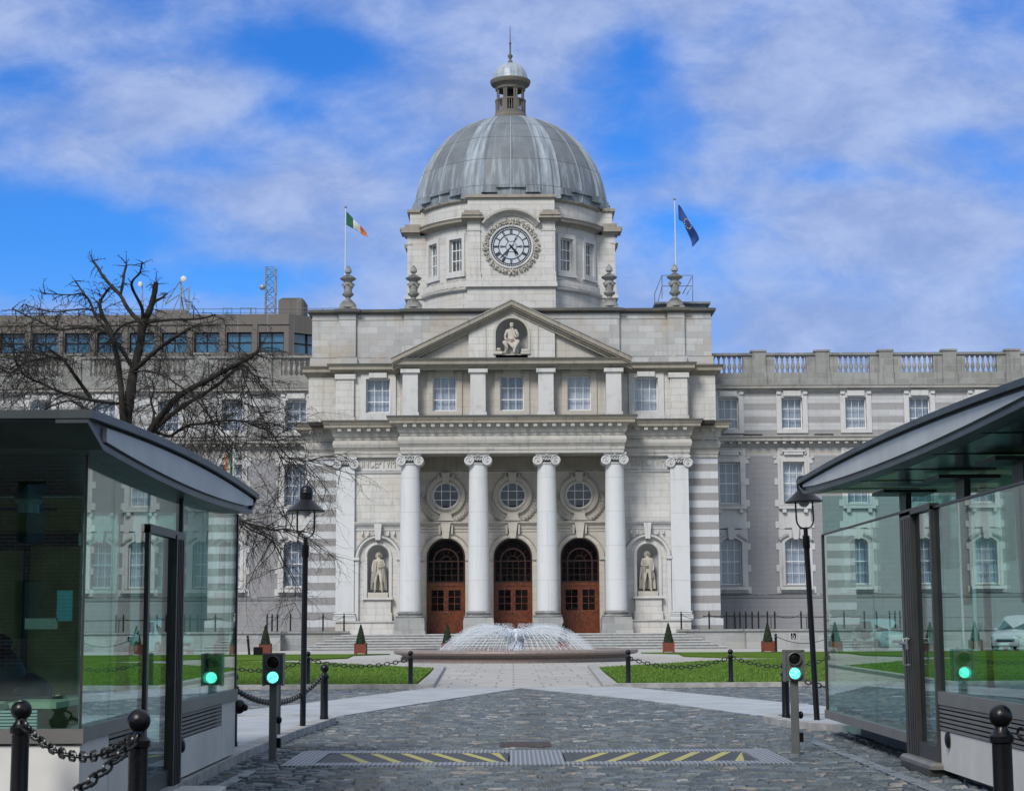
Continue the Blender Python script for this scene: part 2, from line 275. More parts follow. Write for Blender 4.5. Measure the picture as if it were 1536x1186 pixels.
# ---------------------------------------------------------------- mesh builder
class MB:
    def __init__(s): s.v=[]; s.f=[]; s.mi=[]
    def add(s,vs,fs,mi=0):
        o=len(s.v); s.v+= [tuple(p) for p in vs]; s.f+=[tuple(i+o for i in f) for f in fs]; s.mi+=[mi]*len(fs); return s
    def box(s,x0,x1,y0,y1,z0,z1,mi=0):
        return s.add([(x0,y0,z0),(x1,y0,z0),(x1,y1,z0),(x0,y1,z0),(x0,y0,z1),(x1,y0,z1),(x1,y1,z1),(x0,y1,z1)],
          [(0,3,2,1),(4,5,6,7),(0,1,5,4),(1,2,6,5),(2,3,7,6),(3,0,4,7)],mi)
    def bbox(s,x0,x1,y0,y1,z0,z1,b=.02):
        """box with chamfered top and vertical edges"""
        lo=[(x0+b,y0),(x1-b,y0),(x1,y0+b),(x1,y1-b),(x1-b,y1),(x0+b,y1),(x0,y1-b),(x0,y0+b)]
        cx,cy=(x0+x1)/2,(y0+y1)/2
        t=[(x0+2*b,y0+b),(x1-2*b,y0+b),(x1-b,y0+2*b),(x1-b,y1-2*b),(x1-2*b,y1-b),(x0+2*b,y1-b),(x0+b,y1-2*b),(x0+b,y0+2*b)]
        vs=[(x,y,z0) for x,y in lo]+[(x,y,z1-b) for x,y in lo]+[(x,y,z1) for x,y in t]
        fs=[tuple(range(7,-1,-1)),tuple(range(16,24))]
        for k in (0,8):
            for i in range(8): j=(i+1)%8; fs.append((k+i,k+j,k+8+j,k+8+i))
        return s.add(vs,fs)
    def prism(s,poly,a,b,axis='Y',mi=0):
        """extrude a simple 2-D polygon: axis Y -> (x,z) poly; X -> (y,z); Z -> (x,y)"""
        def m(p,d):
            return {'Y':(p[0],d,p[1]),'X':(d,p[0],p[1]),'Z':(p[0],p[1],d)}[axis]
        n=len(poly); vs=[m(p,a) for p in poly]+[m(p,b) for p in poly]
        tri=tessellate_polygon([[Vector((p[0],p[1],0)) for p in poly]])
        fs=[tuple(t) for t in tri]+[tuple(i+n for i in t)[::-1] for t in tri]
        fs+=[(i,(i+1)%n,(i+1)%n+n,i+n) for i in range(n)]
        return s.add(vs,fs,mi)
    def holed(s,outer,holes,a,b,axis='Y'):
        def m(p,d): return {'Y':(p[0],d,p[1]),'X':(d,p[0],p[1]),'Z':(p[0],p[1],d)}[axis]
        loops=[outer]+list(holes); flat=[p for l in loops for p in l]; n=len(flat)
        tri=tessellate_polygon([[Vector((p[0],p[1],0)) for p in l] for l in loops])
        vs=[m(p,a) for p in flat]+[m(p,b) for p in flat]
        fs=[tuple(t) for t in tri]+[tuple(i+n for i in t)[::-1] for t in tri]; o=0
        for l in loops:
            k=len(l); fs+=[(o+i,o+(i+1)%k,o+(i+1)%k+n,o+i+n) for i in range(k)]; o+=k
        return s.add(vs,fs)
    def lathe(s,prof,cx,cy,n=24,a0=0,a1=2*PI,mi=0):
        """prof: (radius,z) bottom to top"""
        full=abs(a1-a0-2*PI)<1e-6; k=n if full else n+1; vs=[]
        for r,z in prof:
            for i in range(k):
                a=a0+(a1-a0)*i/n; vs.append((cx+r*math.cos(a),cy+r*math.sin(a),z))
        fs=[]
        for j in range(len(prof)-1):
            for i in range(n):
                i2=(i+1)%k; fs.append((j*k+i,j*k+i2,(j+1)*k+i2,(j+1)*k+i))
        if full:
            fs.append(tuple(range(k-1,-1,-1))); fs.append(tuple((len(prof)-1)*k+i for i in range(k)))
        return s.add(vs,fs,mi)
    def tube(s,pts,rad,n=6,mi=0,cap=True,flat=1.0):
        pts=[Vector(p) for p in pts]; k=len(pts)
        if not isinstance(rad,(list,tuple)): rad=[rad]*k
        vs=[];up=None
        for i,p in enumerate(pts):
            d=(pts[min(i+1,k-1)]-pts[max(i-1,0)])
            if d.length<1e-9: d=Vector((0,0,1))
            d.normalize()
            if up is None: up=Vector((0,0,1)) if abs(d.z)<.9 else Vector((1,0,0))
            a=d.cross(up)
            if a.length<1e-6: a=d.cross(Vector((0,1,0)))
            a.normalize(); c=a.cross(d).normalized(); up=c
            for j in range(n):
                t=2*PI*j/n; q=p+a*(rad[i]*math.cos(t))+c*(rad[i]*flat*math.sin(t)); vs.append(q)
        fs=[(i*n+j,i*n+(j+1)%n,(i+1)*n+(j+1)%n,(i+1)*n+j) for i in range(k-1) for j in range(n)]
        if cap: fs+=[tuple(range(n-1,-1,-1)),tuple((k-1)*n+j for j in range(n))]
        return s.add(vs,fs,mi)
    def ball(s,c,rx,ry=None,rz=None,n=10,m=7,mi=0):
        ry=ry or rx; rz=rz or rx
        prof=[(math.cos(-PI/2+PI*j/m),math.sin(-PI/2+PI*j/m)) for j in range(m+1)]
        prof[0]=(.02,-1);prof[-1]=(.02,1)
        t=MB().lathe(prof,0,0,n)
        return s.add([(c[0]+x*rx,c[1]+y*ry,c[2]+z*rz) for x,y,z in t.v],t.f,mi)
    def quad(s,*p,mi=0): return s.add(p,[tuple(range(len(p)))],mi)
    def sweep(s,path,prof,closed=False,mi=0):
        """profile (out,z) swept along a plan path with mitred corners; out = to the right of the direction of travel"""
        n=len(path); vs=[]; k=len(prof)
        for i,p in enumerate(path):
            a=path[i-1] if (i>0 or closed) else None; b=path[(i+1)%n] if (i<n-1 or closed) else None
            ds=[]
            if a is not None: d=Vector((p[0]-a[0],p[1]-a[1])).normalized(); ds.append(d)
            if b is not None: d=Vector((b[0]-p[0],b[1]-p[1])).normalized(); ds.append(d)
            ns=[Vector((d.y,-d.x)) for d in ds]
            if len(ns)==2:
                m=ns[0]+ns[1]; m=m/max(m.length_squared/2,1e-6)
            else: m=ns[0]
            for o,z in prof: vs.append((p[0]+m.x*o,p[1]+m.y*o,z))
        fs=[]
        for i in range(n if closed else n-1):
            j=(i+1)%n
            for q in range(k-1): fs.append((i*k+q,j*k+q,j*k+q+1,i*k+q+1))
        if not closed: fs+=[tuple(range(k)),tuple((n-1)*k+q for q in range(k-1,-1,-1))]
        return s.add(vs,fs,mi)
    def xf(s,M):
        s.v=[tuple(M@Vector(p)) for p in s.v]; return s
    def join(s,o,M=None):
        return s.add([tuple(M@Vector(p)) for p in o.v] if M else o.v,o.f)
    def build(s,name,mats,parent=None,smooth=False,label=None,angle=None):
        me=bpy.data.meshes.new(name); off=OFF.get(parent.name,Vector((0,0,0))) if parent else Vector((0,0,0))
        me.from_pydata([tuple(Vector(p)-off) for p in s.v],[],s.f)
        for mt in (mats if isinstance(mats,(list,tuple)) else [mats]): me.materials.append(MATS[mt])
        if any(s.mi): me.polygons.foreach_set('material_index',s.mi)
        bm=bmesh.new(); bm.from_mesh(me); bmesh.ops.recalc_face_normals(bm,faces=bm.faces); bm.to_mesh(me); bm.free()
        if smooth:
            me.polygons.foreach_set('use_smooth',[True]*len(me.polygons))
            me.set_sharp_from_angle(angle=R(angle or 40))
        o=bpy.data.objects.new(name,me); COL.objects.link(o)
        if parent: o.parent=parent; OFF[o.name]=off
        if label: o['label']=label
        return o
OFF={}
def thing(name,loc,label,cat,group=None):
    o=bpy.data.objects.new(name,None); COL.objects.link(o); o.location=loc; o['label']=label; o['category']=cat
    if group: o['group']=group
    OFF[o.name]=Vector(loc); o.empty_display_size=.2; return o
def tag(o,label,cat,group=None):
    o['label']=label; o['category']=cat
    if group: o['group']=group
    return o
def struct(name,mb,mat,kind='structure'):
    o=mb.build(name,mat); o['kind']=kind; return o
def dup(root,loc,rz=0,label=None,group=None,scale=None):
    def cp(o,par):
        c=o.copy(); COL.objects.link(c); c.parent=par
        for ch in o.children: cp(ch,c)
        return c
    r=cp(root,None); r.location=loc; r.rotation_euler=(0,0,rz)
    if label: r['label']=label
    if group: r['group']=group
    if scale: r.scale=(scale,)*3
    return r
def arc(cx,cz,r,a0,a1,n=20): return [(cx+r*math.cos(a0+(a1-a0)*i/n),cz+r*math.sin(a0+(a1-a0)*i/n)) for i in range(n+1)]
def archloop(cx,hw,z0,zs,n=20,rise=None):
    """opening with a round (or segmental) head"""
    if rise is None: return [(cx-hw,z0),(cx+hw,z0)]+arc(cx,zs,hw,0,PI,n)
    rr=(hw*hw+rise*rise)/(2*rise); a=math.asin(hw/rr)
    return [(cx-hw,z0),(cx+hw,z0)]+arc(cx,zs+rise-rr,rr,PI/2-a,PI/2+a,10)
def rect(x0,x1,z0,z1): return [(x0,z0),(x1,z0),(x1,z1),(x0,z1)]
def text_mb(s,size,depth=.02):
    cu=bpy.data.curves.new("t",'FONT'); cu.body=s; cu.size=size; cu.extrude=depth; cu.align_x='CENTER'; cu.align_y='CENTER'
    o=bpy.data.objects.new("t",cu); COL.objects.link(o); bpy.context.view_layer.update()
    me=bpy.data.meshes.new_from_object(o.evaluated_get(bpy.context.evaluated_depsgraph_get()))
    mb=MB().add([(v.co.x,-v.co.z,v.co.y) for v in me.vertices],[tuple(p.vertices) for p in me.polygons])
    bpy.data.objects.remove(o); bpy.data.curves.remove(cu); bpy.data.meshes.remove(me); return mb

# ---------------------------------------------------------------- shared building pieces
def curtain_mb(x0,x1,y,z0,z1,seed=0):
    r=random.Random(seed); mb=MB(); n=int((x1-x0)/.035); ph=r.random()*6; fs=[]; vs=[]
    gap=(x0+x1)/2+r.uniform(-.05,.05)
    for i in range(n+1):
        x=x0+(x1-x0)*i/n; d=.045*math.sin(x*32+ph+1.2*math.sin(x*7+ph))+(.05 if abs(x-gap)<.04 else 0)
        vs+= [(x,y+d*.6,z1),(x,y+d,z0)]
    for i in range(n): fs.append((2*i,2*i+1,2*i+3,2*i+2))
    return mb.add(vs,fs)
WSEED=[0]
def window(parent,x,y,z0,z1,w,cols=3,rows=4,rise=0,curtain=True,paint='white paint',dark=False):
    """sash window: white frame and glazing bars > glass pane, curtain"""
    WSEED[0]+=1; h=w/2; f=.07; top=z1-rise
    f_=MB()
    outer=rect(x-h,x+h,z0,z1) if not rise else archloop(x,h,z0,top,rise=rise)
    inner=rect(x-h+f,x+h-f,z0+f*1.4,z1-f) if not rise else archloop(x,h-f,z0+f*1.4,top-f*.3,rise=rise*.93)
    f_.holed(outer,[inner],y,y+.1)
    for i in range(1,cols):
        xx=x-h+w*i/cols; f_.box(xx-.016,xx+.016,y+.02,y+.06,z0+f*1.4-.002,z1-f*.9-(rise*.15 if rise else 0)+.0)
    for j in range(1,rows):
        zz=z0+(z1-z0)*j/rows; b=.03 if j==rows//2 else .016
        f_.box(x-h+f-.002,x+h-f+.002,y+.012,y+.068,zz-b,zz+b)
    wd=f_.build('window',paint,parent)
    MB().prism(inner,y+.036,y+.046).build('pane','window glass',wd)
    if curtain: curtain_mb(x-h+.03,x+h-.03,y+.3,z0+.02,z1,WSEED[0]).build('curtain','curtain cloth',wd,smooth=True)
    return wd
def keystone(mb,x,z0,z1,w0,w1,y0,y1):
    mb.prism([(x-w0/2,z0),(x+w0/2,z0),(x+w1/2,z1),(x-w1/2,z1)],y0,y1)
def ring(mb,cx,cz,prof,a0,a1,n=28):
    """moulding swept round an arc in the XZ plane; prof = (radius, y)"""
    k=len(prof); vs=[]
    full=abs(a1-a0-2*PI)<1e-6; m=n if full else n+1
    for i in range(m):
        a=a0+(a1-a0)*i/n
        for r,y in prof: vs.append((cx+r*math.cos(a),y,cz+r*math.sin(a)))
    fs=[(i*k+q,((i+1)%m)*k+q,((i+1)%m)*k+(q+1)%k,i*k+(q+1)%k) for i in range(n) for q in range(k)]
    if not full: fs+=[tuple(range(k)),tuple((m-1)*k+q for q in range(k-1,-1,-1))]
    return mb.add(vs,fs)
def spiral(mb,cx,y,cz,r,turns=1.9,dirn=1,start=PI/2,tr=.05,n=34):
    pts=[];rad=[]
    for i in range(n+1):
        t=i/n; a=start+dirn*2*PI*turns*t; rr=r*(1-t)**.9+.012
        pts.append((cx+rr*math.cos(a),y,cz+rr*math.sin(a))); rad.append(tr*(1-.55*t))
    return mb.tube(pts,rad,6)
def ionic(mb,x,y,zt,hw,depth=.5,h=.80):
    """capital: abacus, volutes with spirals, eggs and a little flower"""
    mb.box(x-hw*.80,x+hw*.80,y-depth,y+depth,zt-.12,zt)
    mb.box(x-hw*.74,x+hw*.74,y-depth+.03,y+depth-.03,zt-.20,zt-.12)
    vr=h*.44
    for sgn in (-1,1):
        cx=x+sgn*(hw-vr); cz=zt-.16-vr
        mb.xf(Matrix.Identity(4))
        t=MB().lathe([(vr*.55,-depth+.05),(vr*.9,-depth+.05),(vr*.9,-depth+.12),(vr*.62,0),(vr*.9,depth-.12),(vr*.9,depth-.05),(vr*.5,depth-.05)],0,0,18)
        mb.add([(cx+p[0],y+p[2],cz+p[1]) for p in t.v],t.f)
        spiral(mb,cx,y-depth+.03,cz,vr,dirn=sgn,start=PI/2,tr=.055)
        mb.ball((cx,y-depth+.01,cz),.05)
        mb.tube([(cx-sgn*.02,y-depth+.02,zt-.17),(cx-sgn*vr*.9,y-depth+.02,zt-.2),(x+sgn*.06,y-depth+.02,zt-.27)],[.055,.05,.03],6)
    for i in range(-2,3):
        mb.ball((x+i*hw*.19,y-depth+.12,zt-.37),.075,.07,.10,8,5)
    mb.box(x-hw*.55,x+hw*.55,y-depth+.14,y+depth-.14,zt-.5,zt-.2)
    for a in range(6):
        mb.ball((x+.09*math.cos(a*PI/3),y-depth-.02,zt-.10+.09*math.sin(a*PI/3)),.05,.05,.05,6,4)
    mb.ball((x,y-depth-.05,zt-.10),.05)
def leafspray(mb,x,y,z,sgn,seed):
    r=random.Random(seed)
    # scroll + acanthus sprays hugging the lower flank of the oculus surround
    spiral(mb,x+sgn*1.45,y-.06,z-.15,.24,1.6,-sgn,PI/2,.06,26)
    mb.tube([(x+sgn*1.42,y-.05,z+.12),(x+sgn*1.72,y-.05,z-.1),(x+sgn*1.68,y-.05,z-.75),(x+sgn*1.35,y-.05,z-1.25),(x+sgn*.9,y-.05,z-1.45),(x+sgn*.35,y-.05,z-1.6)],[.05,.09,.11,.10,.08,.05],7)
    for i in range(9):
        t=i/8; a=-.1-1.15*t; cx=x+sgn*1.55*math.cos(a); cz=z+1.55*math.sin(a)-.1
        for q in (-1,0,1):
            e=Vector((sgn*math.cos(a+q*.7),0,math.sin(a+q*.7)))*(.30+.05*r.random())
            mb.tube([(cx,y-.05,cz),(cx+e.x*.6,y-.14,cz+e.z*.6-.03),(cx+e.x,y-.05,cz+e.z-.12)],[.03,.07,.015],5)
    for i in range(6):
        mb.ball((x+sgn*(1.25-.12*i),y-.08,z-1.35-.06*(i%2)-.08*i),.09,.07,.08,7,5)

# ---------------------------------------------------------------- main block
HB=14.35
GB=thing('government_building',(0,121,0),'domed pale stone main building with four columned portico and clock','building')
YO,YS,YP=121.3,120.1,117.5
PLAN=[(-HB,140),(-HB,YO),(-12.24,YO),(-12.24,YS),(-7.55,YS),(-7.55,YP),(7.55,YP),(7.55,YS),(12.24,YS),(12.24,YO),(HB,YO),(HB,140)]
# striped outer bays and body
o=MB()
for s in (-1,1):
    o=MB(); a,b=sorted((s*12.0,s*HB)); o.box(a,b,YO+.12,139.9,0,13.3)
    o.box(min(s*12.22,s*14.5),max(s*12.22,s*14.5),YO-.02,YO+.3,0,2.0)
    o.build('striped_wall','striped stone',GB)
# side bay walls with niche recesses
NX=9.27
for s in (-1,1):
    x0,x1=sorted((s*7.3,s*12.1)); o=MB()
    ni=archloop(s*NX,.74,3.53,6.36,22)
    o.holed(rect(x0,x1,1.0,13.25),[ni],120.42,121.0)
    ch=archloop(s*NX,.74,3.5,6.36,16)
    # half-round niche back: quarter sphere over a half cylinder
    pr=[(.76,3.5),(.76,6.36)]+[(.76*math.cos(R(a)),6.36+.76*math.sin(R(a))) for a in range(10,90,10)]+[(.03,7.12)]
    MB().lathe(pr,s*NX,120.85,20,0,PI).build('niche','trim stone',GB,smooth=True)
    o.box(x0,x1,119.55,120.5,.5,1.84); o.box(x0-.0,x1+.0,119.45,120.45,1.843,1.93)
    # niche pedestal
    o.box(s*NX-.98,s*NX+.98,120.02,120.46,1.935,2.5); o.box(s*NX-.9,s*NX+.9,120.08,120.45,2.5,3.38); o.box(s*NX-1.04,s*NX+1.04,119.92,120.46,3.38,3.53)
    o.build('side_bay_wall','portland stone',GB)
    m=MB()
    ring(m,s*NX,6.36,[(.745,120.43),(.745,120.33),(.80,120.28),(.93,120.30),(.95,120.43)],0,PI)
    for q in (-1,1): m.box(s*NX+q*.85-.10,s*NX+q*.85+.10,120.30,120.43,3.53,6.36)
    ring(m,s*NX,6.26,[(1.30,120.44),(1.30,120.22),(1.38,120.12),(1.50,120.14),(1.56,120.05),(1.60,120.44)],0.0,PI,32)
    for q in (-1,1):
        m.box(s*NX+q*1.46-.13,s*NX+q*1.46+.13,120.2,120.44,1.94,6.08); m.box(s*NX+q*1.48-.2,s*NX+q*1.48+.2,120.08,120.44,6.08,6.26)
    keystone(m,s*NX,7.45,8.55,.34,.52,119.95,120.44)
    m.sweep([(x0,120.42),(x1,120.42)],[(0,8.1),(.05,8.12),(.07,8.25),(.0,8.27),(.05,8.4),(.16,8.48),(.26,8.62),(.28,8.70),(0,8.72)])
    for q in (-1,1): keystone(m,s*NX+q*.7,7.75,8.08,.12,.12,120.2,120.44); keystone(m,s*NX+q*1.1,7.8,8.08,.12,.12,120.2,120.44)
    m.sweep([(x0,120.42),(x1,120.42)],[(0,12.05),(.1,12.08),(.14,12.2),(.04,12.25),(.04,13.2),(0,13.2)])
    m.build('niche_surround','trim stone',GB)
for s,tx in ((-1,'INCEPTVM'),(1,'PERFECTVM')):
    tb=text_mb(tx,.84,.05); tb.v=[(x*.60+s*9.27,y+120.36,z+12.72) for x,y,z in tb.v]
    tb.build('inscription','carved stone',GB)
# pilasters
for s in (-1,1):
    m=MB(); x=s*11.53; hw=.63
    m.box(x-hw,x+hw,120.14,120.45,2.5,12.5); m.box(x-.78,x+.78,120.0,120.45,1.94,2.15)
    m.sweep([(x-hw,120.45),(x-hw,120.14),(x+hw,120.14),(x+hw,120.45)],[(.0,2.15),(.14,2.17),(.16,2.27),(.08,2.3),(.05,2.38),(.11,2.44),(.09,2.5),(0,2.52)])
    m.build('pilaster','column stone',GB); 
    c=MB(); ionic(c,x,120.35,13.18,.98,.35); c.build('capital','trim stone',GB,smooth=True)
# portico wall with three doors and three round windows
BX=(-4.63,0,4.63)
holes=[]
for x in BX: holes.append(archloop(x,1.34,.9,6.24,24)); holes.append([(x+.90*math.cos(2*PI*i/32),10.54+.90*math.sin(2*PI*i/32)) for i in range(32)])
o=MB().holed(rect(-7.6,7.6,.5,13.25),holes,121.0,121.45)
for s in (-1,1): o.box(min(s*7.3,s*7.62),max(s*7.3,s*7.62),119.6,121.1,1.0,13.25)
o.build('portico_wall','sheltered stone',GB)
MB().box(-7.6,7.6,118.6,121.2,13.25,13.6).build('portico_ceiling','weathered stone',GB)
MB().box(-8,8,123.6,123.8,1,13).box(-8,8,121.5,123.6,13,13.1).box(-8,8,121.46,123.6,.9,1.0).build('interior_wall','room',GB)
for k,x in enumerate(BX):
    m=MB()
    ring(m,x,6.24,[(1.345,121.02),(1.345,120.86),(1.42,120.80),(1.60,120.84),(1.68,120.76),(1.72,121.02)],0,PI,32)
    for q in (-1,1):
        m.box(x+q*1.53-.17,x+q*1.53+.17,120.86,121.02,1.0,6.06); m.box(x+q*1.55-.21,x+q*1.55+.21,120.74,121.02,6.06,6.24)
    keystone(m,x,7.55,8.6,.40,.68,120.5,121.02)
    for q in (-1,1): keystone(m,x+q*.42,7.85,8.5,.12,.16,120.66,121.02)
    m.sweep([(x-2.35,121.0),(x+2.35,121.0)],[(0,8.0),(.05,8.03),(.05,8.16),(.09,8.2),(.05,8.24),(.08,8.36),(.05,8.4),(.14,8.5),(.26,8.62),(.28,8.72),(0,8.74)])
    m.sweep([(x-2.35,121.0),(x+2.35,121.0)],[(0,12.05),(.08,12.1),(.1,12.2),(.03,12.24),(.03,13.2),(0,13.2)])
    m.build('door_surround','sheltered stone',GB)
    m=MB()
    ring(m,x,10.54,[(.905,121.02),(.905,120.84),(.98,120.80),(1.06,120.86),(1.18,120.74),(1.34,120.78),(1.38,121.02)],0,2*PI,40)
    keystone(m,x,11.45,12.1,.42,.62,120.6,121.02)
    for q in (-1,1):
        m.tube([(x+q*.42,120.9,11.6),(x+q*.52,120.85,11.85),(x+q*.46,120.88,12.05)],[.09,.12,.07],7); spiral(m,x+q*.5,120.9,11.95,.13,1.2,q,0,.04,12)
        leafspray(m,x,120.98,10.54,q,k*2+q)
    m.prism([(x-.55,8.78),(x+.55,8.78),(x+.42,9.0),(x+.36,9.3),(x-.36,9.3),(x-.42,9.0)],120.68,121.02)
    m.build('round_window_surround','carved stone',GB,smooth=True)
    f=MB(); ring(f,x,10.54,[(.905,121.1),(.84,121.1),(.84,121.18),(.905,121.18)],0,2*PI,32)
    for q in (-1,1): f.box(x+q*.3-.02,x+q*.3+.02,121.11,121.16,10.54-.82,10.54+.82); f.box(x-.82,x+.82,121.105,121.165,10.54+q*.3-.02,10.54+q*.3+.02)
    w=f.build('round_window','white paint',GB)
    MB().prism([(x+.86*math.cos(2*PI*i/32),10.54+.86*math.sin(2*PI*i/32)) for i in range(32)],121.135,121.145).build('pane','window glass',w)
    # fanlight
    f=MB()
    f.holed(archloop(x,1.33,4.5,6.24,24),[archloop(x,1.22,4.62,6.24,24)],121.14,121.26)
    ring(f,x,6.0,[(.80,121.12),(.90,121.12),(.90,121.22),(.80,121.22)],0,PI,20)
    for q in (-1,1): f.box(x+q*.85-.05,x+q*.85+.05,121.12,121.22,4.6,6.0)
    f.box(x-1.22,x+1.22,121.13,121.21,5.96,6.04)
    for i in range(1,4): f.box(x-.8+.4*i-.017,x-.8+.4*i+.017,121.15,121.19,4.62,5.96)
    for zz in (5.05,5.5): f.box(x-1.22,x+1.22,121.155,121.195,zz-.017,zz+.017)
    for a in (36,72,108,144):
        ca,sa=math.cos(R(a)),math.sin(R(a)); f.tube([(x+.35*ca,121.17,6.0+.35*sa),(x+1.2*ca,121.17,6.0+1.2*sa)],.02,4)
    ring(f,x,6.0,[(.33,121.15),(.37,121.15),(.37,121.19),(.33,121.19)],0,PI,14)
    w=f.build('fanlight','dark mahogany',GB)
    MB().prism(archloop(x,1.2,4.64,6.24,20),121.165,121.172).build('pane','window glass',w)
    # doors
    fr=MB().holed(rect(x-1.33,x+1.33,1.07,4.5),[rect(x-1.17,x+1.17,1.09,4.3)],121.1,121.28).build('door_frame','rosewood',GB)
    for q in (-1,1):
        xa,xb=sorted((x+q*.005,x+q*1.165)); d=MB()
        gl=rect(xa+.16,xb-.16,2.62,4.02)
        d.holed(rect(xa,xb,1.09,4.29),[gl],121.14,121.2)
        d.bbox(xa+.17,xb-.17,121.125,121.14,0,0.001) if 0 else None
        d.box(xa+.15,xb-.15,121.122,121.142,1.25,1.68); d.box(xa+.15,xb-.15,121.122,121.142,1.82,2.42)
        for i in range(1,2): d.box((xa+xb)/2-.02,(xa+xb)/2+.02,121.15,121.19,2.62,4.02)
        for i in (1,2): zz=2.62+1.4*i/3; d.box(xa+.16,xb-.16,121.152,121.188,zz-.02,zz+.02)
        dd=d.build('door','rosewood',GB)
        MB().box(xa+.16,xb-.16,121.168,121.174,2.62,4.02).build('pane','window glass',dd)
        MB().ball((x+q*.09,121.08,2.5),.045).tube([(x+q*.09,121.1,2.5),(x+q*.09,121.15,2.5)],.02,6).build('handle','galvanised',dd,smooth=True)
# inscriptions of the three bays: only a worn relief can be read there
rb_=random.Random(8)
for x in BX:
    m=MB().box(x-1.72,x+1.72,120.93,120.99,12.30,13.15); q=x-1.5
    while q<x+1.45:
        w_=rb_.uniform(.035,.06); m.box(q,q+w_,120.90,120.935,12.42,12.42+rb_.choice((.58,.6,.62))); 
        if rb_.random()<.4: m.box(q+w_,q+w_+.12,120.905,120.935,12.42+rb_.choice((0,.28,.54)),12.48+rb_.choice((0,.28,.54)))
        q+=rb_.choice((.14,.17,.24))
    m.build('worn_inscription','stained stone',GB)
# columns
CXS=(-6.95,-2.32,2.32,6.95)
for x in CXS:
    root=MB()
    pr=[(.80,2.5)]
    for i in range(17):
        t=i/16; r=.73-.11*t**1.6; pr.append((r,2.56+9.84*t))
    pr+=[(.68,12.42),(.70,12.48),(.62,12.56)]
    root.lathe([( .73,2.5)]+pr[1:],x,118.35,32)
    c=root.build('column','column stone',GB,smooth=True)
    b=MB(); b.box(x-1.02,x+1.02,117.33,119.37,1.0,1.98); b.box(x-1.07,x+1.07,117.28,119.42,1.0,1.25)
    b.box(x-.98,x+.98,117.37,119.33,1.98,2.12)
    b.lathe([(.9,2.12),(.98,2.15),(1.0,2.21),(.96,2.27),(.85,2.29),(.80,2.33),(.80,2.37),(.86,2.39),(.89,2.44),(.86,2.49),(.76,2.52),(.74,2.56)],x,118.35,28)
    b.build('column_base','weathered stone' if 0 else 'grey granite wall',c,smooth=True,angle=30)
    k=MB(); ionic(k,x,118.35,13.18,.98,.72); k.build('capital','trim stone',c,smooth=True)
# entablature, lower cornice
ENT=[(-.3,13.15),(0,13.15),(0,13.36),(.05,13.38),(.05,13.58),(.13,13.68),(.05,13.70),(.04,13.72),(.13,13.82),(.19,14.0),(.19,14.12),(.12,14.3),(.06,14.36),(.06,14.50),(.14,14.56),(.2,14.66),(.2,14.72),(.24,14.74),(.24,14.98),(.30,15.02),(.36,15.10)]
COR=[(.28,15.10),(.72,15.13),(.74,15.17),(.74,15.33),(.78,15.34),(.84,15.45),(.90,15.56),(.90,15.60),(.0,15.66),(-.5,15.66)]
MB().sweep(PLAN,ENT).build('entablature','weathered stone',GB)
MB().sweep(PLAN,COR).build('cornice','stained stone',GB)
MB().sweep(PLAN,[(.82,15.585),(.925,15.54),(.94,15.64),(0,15.72)]).build('cornice_capping','dark coping',GB)
d=MB()
def dent(mb,path,z0,z1,out,step=.64,w=.26,p0=.3):
    for (a,b) in zip(path[:-1],path[1:]):
        a=Vector(a);b=Vector(b);L=(b-a).length;dr=(b-a).normalized();nr=Vector((dr.y,-dr.x))
        if abs(dr.x)<.5: continue
        n=max(1,round(L/step))
        for i in range(n):
            c=a+dr*((i+.5)*L/n); 
            p=c+nr*p0; q=c+nr*out
            mb.box(c.x-w/2,c.x+w/2,min(p.y,q.y),max(p.y,q.y),z0,z1)
dent(d,PLAN,14.90,15.12,.64,p0=.22)
d.build('modillions','weathered stone',GB)
# upper storey
UP=[(-HB+.05,133),(-HB+.05,YO+.2),(-12.3,YO+.2),(-12.3,120.4),(-7.6,120.4)]
for s in (-1,1):
    o=MB(); wx=s*9.33
    x0,x1=sorted((s*7.5,s*12.3)); o.holed(rect(x0,x1,15.5,19.2),[rect(wx-.82,wx+.82,16.29,18.63)],120.4,120.85)
    a,b=sorted((s*12.0,s*(HB-.05))); o.box(a,b,YO+.2,139.8,15.5,19.2)
    xa=s*11.6; o.box(xa-.6,xa+.6,120.16,120.42,15.6,18.7); o.box(xa-.68,xa+.68,120.08,120.42,15.6,15.95); o.box(xa-.72,xa+.72,120.04,120.42,18.62,18.95)
    o.build('upper_wall','portland stone',GB)
    m=MB(); m.holed(rect(wx-1.2,wx+1.25,15.95,18.95),[rect(wx-.84,wx+.84,16.27,18.65)],120.28,120.41)
    m.box(wx-.62,wx+.62,120.08,120.3,18.7,19.05); m.box(wx-1.3,wx+1.3,120.2,120.41,15.75,15.98)
    m.build('window_surround','trim stone',GB)
    window(GB,wx,120.62,16.27,18.65,1.66,3,3)
o=MB().holed(rect(-7.7,7.7,15.5,19.3),[rect(x-.80,x+.80,16.2,18.56) for x in BX],118.9,119.3)
for s in (-1,1): o.box(min(s*7.2,s*7.7),max(s*7.2,s*7.7),119.3,120.6,15.5,19.3)
o.build('attic_wall','sheltered stone',GB)
for x in BX:
    m=MB(); m.holed(rect(x-1.2,x+1.2,15.7,18.95),[rect(x-.82,x+.82,16.18,18.58)],118.78,118.91); m.box(x-.6,x+.6,118.6,118.8,18.7,18.98)
    m.build('window_surround','sheltered stone',GB); window(GB,x,119.05,16.18,18.58,1.62,3,3)
for x in CXS:
    m=MB(); m.box(x-.52,x+.52,117.95,118.92,15.6,18.75); m.box(x-.6,x+.6,117.87,118.92,15.6,16.0); m.box(x-.66,x+.66,117.8,118.92,18.72,18.98)
    m.build('upper_pilaster','trim stone',GB)
